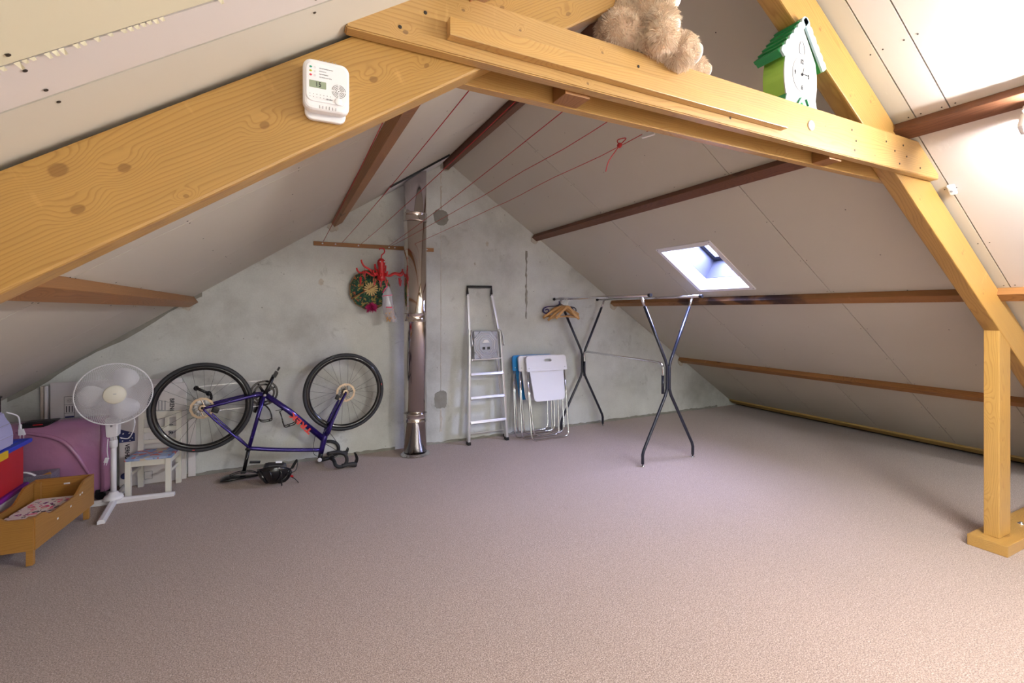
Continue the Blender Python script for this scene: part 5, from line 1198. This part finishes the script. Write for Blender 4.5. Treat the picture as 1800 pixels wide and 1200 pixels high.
bm = B(); tube(bm, smooth_path([(-1.53, 4.06, .272), (-1.52, 4.04, .300), (-1.48, 4.035, .300), (-1.44, 4.04, .274)], 5), .006, 7); obj('carry_loop', bm, 'white', gb)
bm = B(); bx(bm, (-1.395, 4.055, .268), (.05, .006, .018), rot=(0, -.4, 0), bev=.002); obj('corner_fitting', bm, 'bed_wood', gb)

# ================================================================== doll bed
db = thing('doll_bed', 'small honey brown wooden doll bed with curved sides and blossom mattress', 'doll bed', (-1.28, 3.59, 0)); bpy.context.view_layer.update()
N1, N2, N3, N4 = Vector((-1.170, 3.262, 0)), Vector((-1.108, 3.872, 0)), Vector((-1.392, 3.900, 0)), Vector((-1.440, 3.290, 0))
def side_board(a, b, prof, name, zb=.092):
    """board from a to b; prof = [(t, z)] top outline"""
    d = (b-a); L_ = d.length; m = basis((a.x, a.y, 0), d, (0, 0, 1)); bm = B()
    prism(bm, [(0, zb, -.0065)]+[(t*L_, z, -.0065) for t, z in prof]+[(L_, zb, -.0065)], (0, 0, .013)); return obj(name, bm, 'bed_wood', db, matrix=m)
def prf(za, zm, zb_): 
    P = [(0, za)]; n = 8
    P += [(.10+.20*i/n, zm+(za-zm)*(.5+.5*cos(pi*i/n))) for i in range(n+1)]
    P += [(.66+.20*i/n, zb_+(zm-zb_)*(.5+.5*cos(pi*i/n))) for i in range(n+1)]+[(1, zb_)]; return P
side_board(N1, N2, [(0, .262), (.03, .262)]+[(.10+.14*i/6, .262-.036*(.5-.5*cos(pi*i/6))) for i in range(7)]+[(.62+.22*i/8, .226+.058*(.5-.5*cos(pi*i/8))) for i in range(9)]+[(1, .287)], 'side_board')
side_board(N4, N3, [(0, .30), (.03, .30)]+[(.10+.14*i/6, .30-.09*(.5-.5*cos(pi*i/6))) for i in range(7)]+[(.62+.22*i/8, .21+.068*(.5-.5*cos(pi*i/8))) for i in range(9)]+[(1, .280)], 'side_board')
side_board(N2, N3, [(0, .285), (1, .285)], 'head_board'); 
side_board(N4, N1, [(0, .318)]+[(.30+.32*i/8, .318-.058*(.5-.5*cos(pi*i/8))) for i in range(9)]+[(1, .258)], 'foot_board')
for p, dx, dy in ((N1, -.02, .02), (N2, -.024, -.022), (N3, .02, -.02), (N4, .02, .02)):
    bm = B(); bx(bm, (p.x+dx, p.y+dy, .135), (.028, .028, .27 if p is N3 else .25), bev=.002)
    obj('leg', bm, 'bed_wood', db)
bm = B(); prism(bm, [(N1.x-.01, N1.y+.01, .10), (N2.x-.01, N2.y-.01, .10), (N3.x+.01, N3.y-.01, .10), (N4.x+.01, N4.y+.01, .10)], (0, 0, .008)); obj('bed_base', bm, 'bed_wood', db)
for t, z in ((.33, .17), (.55, .185), (.72, .215), (.76, .218)):
    p = N1.lerp(N2, t); bm = B(); bx(bm, (p.x+.0068, p.y, z), (.001, .014, .010), rot=(0, 0, -.1)); obj('sticker_remnant', bm, 'white', db)
p = N2.lerp(N3, .45); bm = B(); bx(bm, (p.x, p.y-.0075, .245), (.03, .001, .010)); obj('sticker_remnant', bm, 'white', db)
mt = thing('doll_mattress', 'blossom printed thin mattress lying inside the wooden doll bed', 'mattress', (-1.28, 3.58, .11)); bpy.context.view_layer.update()
bm = B(); prism(bm, [(N1.x-.03, N1.y+.03, .109), (N2.x-.04, N2.y-.10, .109), (N3.x+.04, N3.y-.10, .109), (N4.x+.03, N4.y+.03, .109)], (0, 0, .088)); bmesh.ops.bevel(bm, geom=bm.edges[:], offset=.012, segments=3, affect='EDGES')
obj('mattress_pad', bm, 'mattress', mt)

# ================================================================== carbon monoxide alarm on the left rafter
al = thing('carbon_monoxide_alarm', 'white rounded gas alarm with small display reading 15, on the left rafter', 'alarm', (.085, 1.10, 1.82)); bpy.context.view_layer.update()
def rr_prism(bm, x0, x1, z0, z1, y, d, r_, n=6):
    P = []
    for cx_, cz_, a0 in ((x1-r_, z1-r_, 0), (x0+r_, z1-r_, pi/2), (x0+r_, z0+r_, pi), (x1-r_, z0+r_, 3*pi/2)):
        for k in range(n+1): a = a0+k*pi/2/n; P.append((cx_+r_*cos(a), y, cz_+r_*sin(a)))
    prism(bm, P, (0, d, 0))
def bevy(bm, w_):
    bmesh.ops.bevel(bm, geom=[e for e in bm.edges if abs(e.verts[0].co.y-e.verts[1].co.y) < 1e-6], offset=w_, segments=3, affect='EDGES', profile=.5)
bm = B(); rr_prism(bm, .040, .124, 1.757, 1.866, 1.092, .012, .016); bevy(bm, .003); obj('mounting_plate', bm, 'white', al)
bm = B(); rr_prism(bm, .0355, .129, 1.768, 1.877, 1.066, .027, .018); bevy(bm, .008); obj('casing', bm, 'white', al)
bm = B(); rr_prism(bm, .041, .125, 1.785, 1.868, 1.0635, .006, .014); bevy(bm, .002); obj('face_panel', bm, 'white', al)
YA = 1.0634
bm = B(); rr_prism(bm, .0475, .081, 1.8135, 1.8285, YA-.0002, .002, .0012, 3); obj('display', bm, 'lcd', al)
wtext('display_digits', '15', .0145, .0655, YA-.0006, 1.8208, 0, 'ink', al, .85)
for z, mt_ in ((1.8565, 'led_green'), (1.848, 'led_yellow'), (1.8395, 'led_red')):
    bm = B(); sphere(bm, (.0505, YA, z), .0024, 12, (1.2, .5, .9)); obj('indicator_light', bm, mt_, al)
    bm = B(); tube(bm, [(.0585+.0018*cos(t), YA-.0002, z+.0016*sin(t)) for t in [i*pi/5 for i in range(10)]], .0002, 4, True); obj('indicator_symbol', bm, 'greyprint', al)
for k, s_ in enumerate(('normal/fonctionnement', 'alarm/alerte', 'test/verification', 'low battery/pile faible')):
    wtext('small_print', s_, .0032, .067, YA-.0003, 1.8565-.0062*k, 0, 'greyprint', al, .9, align='LEFT')
wtext('small_print', 'TEST/RESET', .0030, .0875, YA-.0003, 1.7925, 0, 'greyprint', al, .9)
for k, rr in enumerate((.0018, .0048, .0078, .0108, .0138)):
    bm = B()
    if k == 0: disc(bm, basis((.1065, YA, 1.8145), (1, 0, 0), (0, 0, 1)), .0012, .0003)
    else:
        for a0 in range(4): tube(bm, [(.1065+rr*cos(t), YA-.0001, 1.8145+rr*sin(t)) for t in [a0*pi/2+.12+i*(pi/2-.24)/6 for i in range(7)]], .00045, 4)
    obj('sounder_slot', bm, 'screw', al)
bm = B(); lathe(bm, [(.0075, 0), (.0075, .0012), (.0065, .002), (0, .0022)], 20, basis((.1055, YA, 1.792), (1, 0, 0), (0, 0, 1))); obj('test_button', bm, 'white', al)
bm = B()
for i in range(7):
    for j in range(2): disc(bm, basis((.049+.0068*i, YA, 1.800-.006*j), (1, 0, 0), (0, 0, 1)), .0009, .0003, 6)
obj('vent_dots', bm, 'greyprint', al)
for i in range(6):
    bm = B(); bx(bm, (.068+.0065*i, 1.0665, 1.7755), (.0009, .002, .006)); obj('vent_slot', bm, 'screw', al)
    bm = B(); bx(bm, (.068+.0065*i, 1.0700, 1.8765), (.0009, .003, .003)); obj('vent_slot', bm, 'greyprint', al)

# ================================================================== cuckoo style clock on the collar plank
ck = thing('cuckoo_clock', 'green and white house-shaped toy clock with stepped roof on the collar plank', 'clock', (1.77, 1.14, 2.115)); bpy.context.view_layer.update()
YC = 1.088
# body with bulging sides
def body_x(z):
    t = (z-2.150)/(2.300-2.150); return .090+.010*sin(pi*t)
zs = [2.150+.150*i/8 for i in range(9)]; XC = 1.765
Lp = [(XC-body_x(z), z) for z in zs]; Rp = [(XC+body_x(z), z) for z in zs]
poly = Lp+[(XC+.012, 2.425)]+Rp[::-1]
bm = B(); prism(bm, [(x, YC+.004, z) for x, z in poly], (0, .082, 0)); obj('clock_body', bm, 'lgreen', ck)
bm = B(); prism(bm, [(x, YC, z) for x, z in poly], (0, .0045, 0)); obj('clock_front', bm, 'clockface', ck)
# skirt
sk = [(XC-.088, 2.150), (XC+.088, 2.150), (XC+.092, 2.128), (XC+.105, 2.1155), (XC-.105, 2.1155), (XC-.094, 2.128)]
bm = B(); prism(bm, [(x, YC-.003, z) for x, z in sk], (0, .005, 0)); obj('clock_skirt', bm, 'palegreen', ck)
bm = B(); prism(bm, [(x, YC+.002, z) for x, z in sk], (0, .084, 0)); obj('clock_base', bm, 'dgreen', ck)
for x0, x1 in ((-.030, -.012), (.034, .020)):
    bm = B(); tube(bm, [(XC+x0, YC-.004, 2.122), (XC+x1, YC-.004, 2.145)], .0065, 8, sq=(.3, 1)); obj('skirt_cutout', bm, 'dgreen', ck)
bm = B(); disc(bm, basis((XC, YC-.004, 2.124), (1, 0, 0), (0, 0, 1)), .007, .001); obj('skirt_cutout', bm, 'dgreen', ck)
# stepped roof: both pitches
AP = Vector((XC+.016, 2.455)); EL = Vector((XC-.128, 2.292)); ER = Vector((XC+.140, 2.285))
for E_, sg in ((EL, -1), (ER, 1)):
    d = (E_-AP); L_ = d.length; u_ = d/L_; nn = Vector((u_.y, -u_.x))*(-1 if sg < 0 else 1); 
    if nn.y < 0: nn = -nn
    # pale barge board with scalloped top edge
    P = [AP-nn*.030]; top = []
    for i in range(6):
        for k in range(4):
            t = (i+k/4)/6; top.append(AP+u_*(L_*t)+nn*(.004+.007*abs(sin(pi*(k/4)))))
    pts = [AP+nn*.004]+top+[E_+nn*.004, E_-nn*.022, AP-nn*.022-u_*.0]
    bm = B(); prism(bm, [(p.x, YC-.010, p.y) for p in pts], (0, .008, 0)); obj('barge_board', bm, 'palegreen', ck)
    for i in range(6):
        a = AP+u_*(L_*(i/6)); b = AP+u_*(L_*((i+1)/6+.02)); lift = .004
        q = [a+nn*.000, a+nn*.006, b+nn*.014, b+nn*.0]
        bm = B(); prism(bm, [(p.x, YC-.002, p.y) for p in q], (0, .098, 0)); obj('roof_step', bm, 'dgreen', ck)
    q = [AP-nn*.012, AP, E_, E_-nn*.018, E_-nn*.018-u_*.012]
    bm = B(); prism(bm, [(p.x, YC-.002, p.y) for p in q], (0, .098, 0)); obj('roof_underlay', bm, 'dgreen', ck)
DC = (XC+.003, 2.238)
bm = B(); prism(bm, [(DC[0]+.055*cos(a), YC-.0016, DC[1]+.066*sin(a)) for a in [2*pi*i/40 for i in range(40)]], (0, .002, 0)); obj('dial', bm, 'clockface', ck)
bm = B(); tube(bm, [(DC[0]+.055*cos(a), YC-.0012, DC[1]+.066*sin(a)) for a in [2*pi*i/40 for i in range(40)]], .0007, 4, True); obj('dial_ring', bm, 'greyprint', ck)
for s_, dx, dz in (('12', 0, .048), ('3', .040, -.002), ('6', 0, -.050), ('9', -.042, 0)):
    wtext('numeral', s_, .024, DC[0]+dx, YC-.0028, DC[1]+dz, 0, 'ink', ck, .8, .0005)
bm = B(); bx(bm, (DC[0]+.018, YC-.004, DC[1]+.002), (.040, .001, .0022)); obj('minute_hand', bm, 'ink', ck)
bm = B(); bx(bm, (DC[0]+.004, YC-.0045, DC[1]+.012), (.0026, .001, .026), rot=(0, .3, 0)); disc(bm, basis((DC[0], YC-.004, DC[1]), (1, 0, 0), (0, 0, 1)), .005, .003); obj('hour_hand', bm, 'ink', ck)
bm = B(); tube(bm, smooth_path([(DC[0]-.012, YC-.001, 2.318), (DC[0]-.014, YC-.001, 2.340), (DC[0]-.006, YC-.001, 2.362), (DC[0]+.006, YC-.001, 2.366), (DC[0]+.016, YC-.001, 2.345), (DC[0]+.016, YC-.001, 2.318), (DC[0]-.012, YC-.001, 2.318)], 4), .0011, 5); obj('cuckoo_door', bm, 'greyprint', ck)

# small pink figurine tip showing above the plank
pf = thing('pink_figurine', 'tip of a pink translucent figurine showing above plank, left of green clock', 'figurine', (1.525, 1.14, 2.11)); bpy.context.view_layer.update()
for k, (dx, h) in enumerate(((-.010, .040), (.0, .056), (.011, .046))):
    bm = B(); lathe(bm, [(.004, 2.110), (.011, 2.125), (.012, 2.140), (.007, 2.110+h*.85), (0, 2.110+h)], 10, Matrix.Translation((1.525+dx, 1.14, 0))); obj('petal', bm, 'pinkglass', pf)
wd = thing('white_pad', 'small round white self-adhesive pad stuck on the front of the collar plank', 'pad', (1.795, 1.069, 2.043)); bpy.context.view_layer.update()
bm = B(); lathe(bm, [(.019, 0), (.019, .003), (.016, .005), (0, .005)], 28, basis((1.795, 1.0695, 2.043), (1, 0, 0), (0, 0, 1))); obj('pad_disc', bm, 'white', wd)
cc = thing('cable_clip', 'small white plastic clip on the board joint right of the right rafter', 'clip', (2.88, 1.05, 1.93)); bpy.context.view_layer.update()
p = sp('R', 2.88, .010)
bm = B(); bx(bm, (p[0], 1.05, p[1]), (.060, .028, .016), rot=(0, radians(33.6), .1), bev=.005); obj('clip_body', bm, 'white', cc)
bm = B(); disc(bm, basis((p[0]-.0085, 1.05, p[1]-.009), (CA, 0, -SA), (0, 1, 0)), .006, .002); obj('clip_screw', bm, 'greyprint', cc)

# ================================================================== teddy bear on the collar planks
bear = thing('teddy_bear', 'fluffy beige teddy bear with white face sitting on the collar plank', 'soft toy', (1.03, 1.14, 2.115)); bpy.context.view_layer.update()
parts = {'torso': [((1.000, 1.140, 2.270), (.112, .085, .115)), ((.965, 1.135, 2.205), (.098, .080, .085))],
         'head': [((1.085, 1.11, 2.445), (.095, .090, .090))],
         'arm': [((.985, 1.055, 2.255), (.046, .040, .060)), ((1.000, 1.025, 2.195), (.040, .038, .055)), ((.992, 1.012, 2.145), (.036, .034, .040))],
         'left_leg': [((1.02, 1.075, 2.155), (.070, .042, .042)), ((1.095, 1.050, 2.142), (.050, .046, .048))],
         'right_leg': [((1.16, 1.15, 2.152), (.085, .042, .038)), ((1.265, 1.15, 2.165), (.044, .040, .038))]}
def ell_mesh(ells, seed):
    """smoothly blended ellipsoids via metaball-like voxel union of spheres"""
    bm = B()
    for c, s_ in ells: sphere(bm, c, 1.0, 28, s_)
    for v in bm.verts:
        n_ = noise.noise(v.co*26+Vector((seed, 0, 0))); v.co += Vector((n_, noise.noise(v.co*23), noise.noise(v.co*29)))*.004
    return bm
bodyobj = {}
for nm, el in parts.items():
    nm2 = nm.replace('left_', '').replace('right_', '')
    bodyobj[nm] = obj(nm2, ell_mesh(el, len(nm)), 'furbase', bear)
def fur(parent, ells, n, seed, length=.020):
    r = random.Random(seed); vs, fs = [], []
    tot = sum(s_[0]*s_[1]+s_[1]*s_[2]+s_[0]*s_[2] for _, s_ in ells)
    for c, s_ in ells:
        k = int(n*(s_[0]*s_[1]+s_[1]*s_[2]+s_[0]*s_[2])/tot); c = Vector(c)
        for _ in range(k):
            d = Vector((r.gauss(0, 1), r.gauss(0, 1), r.gauss(0, 1))).normalized(); p = c+Vector((d.x*s_[0], d.y*s_[1], d.z*s_[2]))
            if any(sum(((p[q]-c2[q])/s2[q])**2 for q in range(3)) < .85 for c2, s2 in ells if c2 != tuple(c)): continue
            nn = Vector((d.x/s_[0], d.y/s_[1], d.z/s_[2])).normalized()
            cl = Vector((noise.noise(p*34), noise.noise(p*34+Vector((9, 0, 0))), noise.noise(p*34+Vector((0, 9, 0)))-.35))
            L_ = length*r.uniform(.6, 1.15); t = (nn+cl*1.3).normalized()*L_; side = t.cross(Vector((r.random()-.5, r.random()-.5, r.random()-.5))).normalized()*.0011
            mid = p+(nn*.6+cl*.3).normalized()*L_*.5; b_ = len(vs); vs += [p-side-nn*.002, p+side-nn*.002, mid+side*.8, mid-side*.8, p+t]
            fs += [(b_, b_+1, b_+2, b_+3), (b_+3, b_+2, b_+4)]
    me = bpy.data.meshes.new('fur'); me.from_pydata([tuple(v) for v in vs], [], fs); me.materials.append(M['fur'])
    obj('fur', None, 'fur', parent, mesh=me, kind='stuff')
for nm, n_ in (('torso', 15000), ('head', 7000), ('arm', 6500), ('left_leg', 7000), ('right_leg', 5000)): fur(bodyobj[nm], parts[nm], n_, len(nm)+3)
bm = B(); sphere(bm, (1.125, 1.065, 2.415), .052, 22, (1, .9, .85)); obj('muzzle', bm, 'plush', bear)
bm = B(); sphere(bm, (1.148, 1.020, 2.425), .013, 14, (1.2, .8, .8)); obj('nose', bm, 'pine_mid', bear)
for dx in (-.04, .045):
    bm = B(); sphere(bm, (1.09+dx, 1.03+(.0 if dx < 0 else .015), 2.475), .008, 12); obj('eye', bm, 'blackg', bear)
for dx in (-.075, .07):
    bm = B(); sphere(bm, (1.085+dx, 1.12, 2.525), .036, 16, (1, .5, 1)); obj('ear', bm, 'furbase', bear)
bm = B(); sphere(bm, (1.085, 1.085, 2.335), .055, 18, (.85, .6, .9)); obj('bib', bm, 'plush', bear)
bm = B(); sphere(bm, (1.022, .992, 2.168), .024, 16, (.55, .5, 1.0), rot=(0, .2, 0)); obj('paw_pad', bm, 'plush', bear)
for (x, y, z, s_) in ((1.143, 1.038, 2.140, .032), (1.312, 1.142, 2.172, .026)):
    bm = B(); sphere(bm, (x, y, z), s_, 18, (.32, .95, 1.15), rot=(0, .12, .35)); obj('foot_pad', bm, 'plush', bear)

# ================================================================== ceiling lamp (mostly beyond the right edge of the frame)
lamp = thing('ceiling_light', 'white tubular ceiling light fixed under the upper right purlin at the photo edge', 'lamp', (2.52, .12, 2.11))
bpy.context.view_layer.update()
bm = B(); bx(bm, (2.53, .10, 2.085), (.075, 1.22, .028), rot=(0, radians(33.6), 0), bev=.006); obj('housing', bm, 'white', lamp)
for y in (.705, -.505):
    bm = B(); bx(bm, (2.505, y, 2.045), (.05, .022, .07), rot=(0, radians(33.6), 0), bev=.008); obj('end_cap', bm, 'white', lamp)
bm = B(); tube(bm, [(2.50, -.49, 2.03), (2.50, .69, 2.03)], .014, 14); obj('tube', bm, 'tube_glow', lamp)
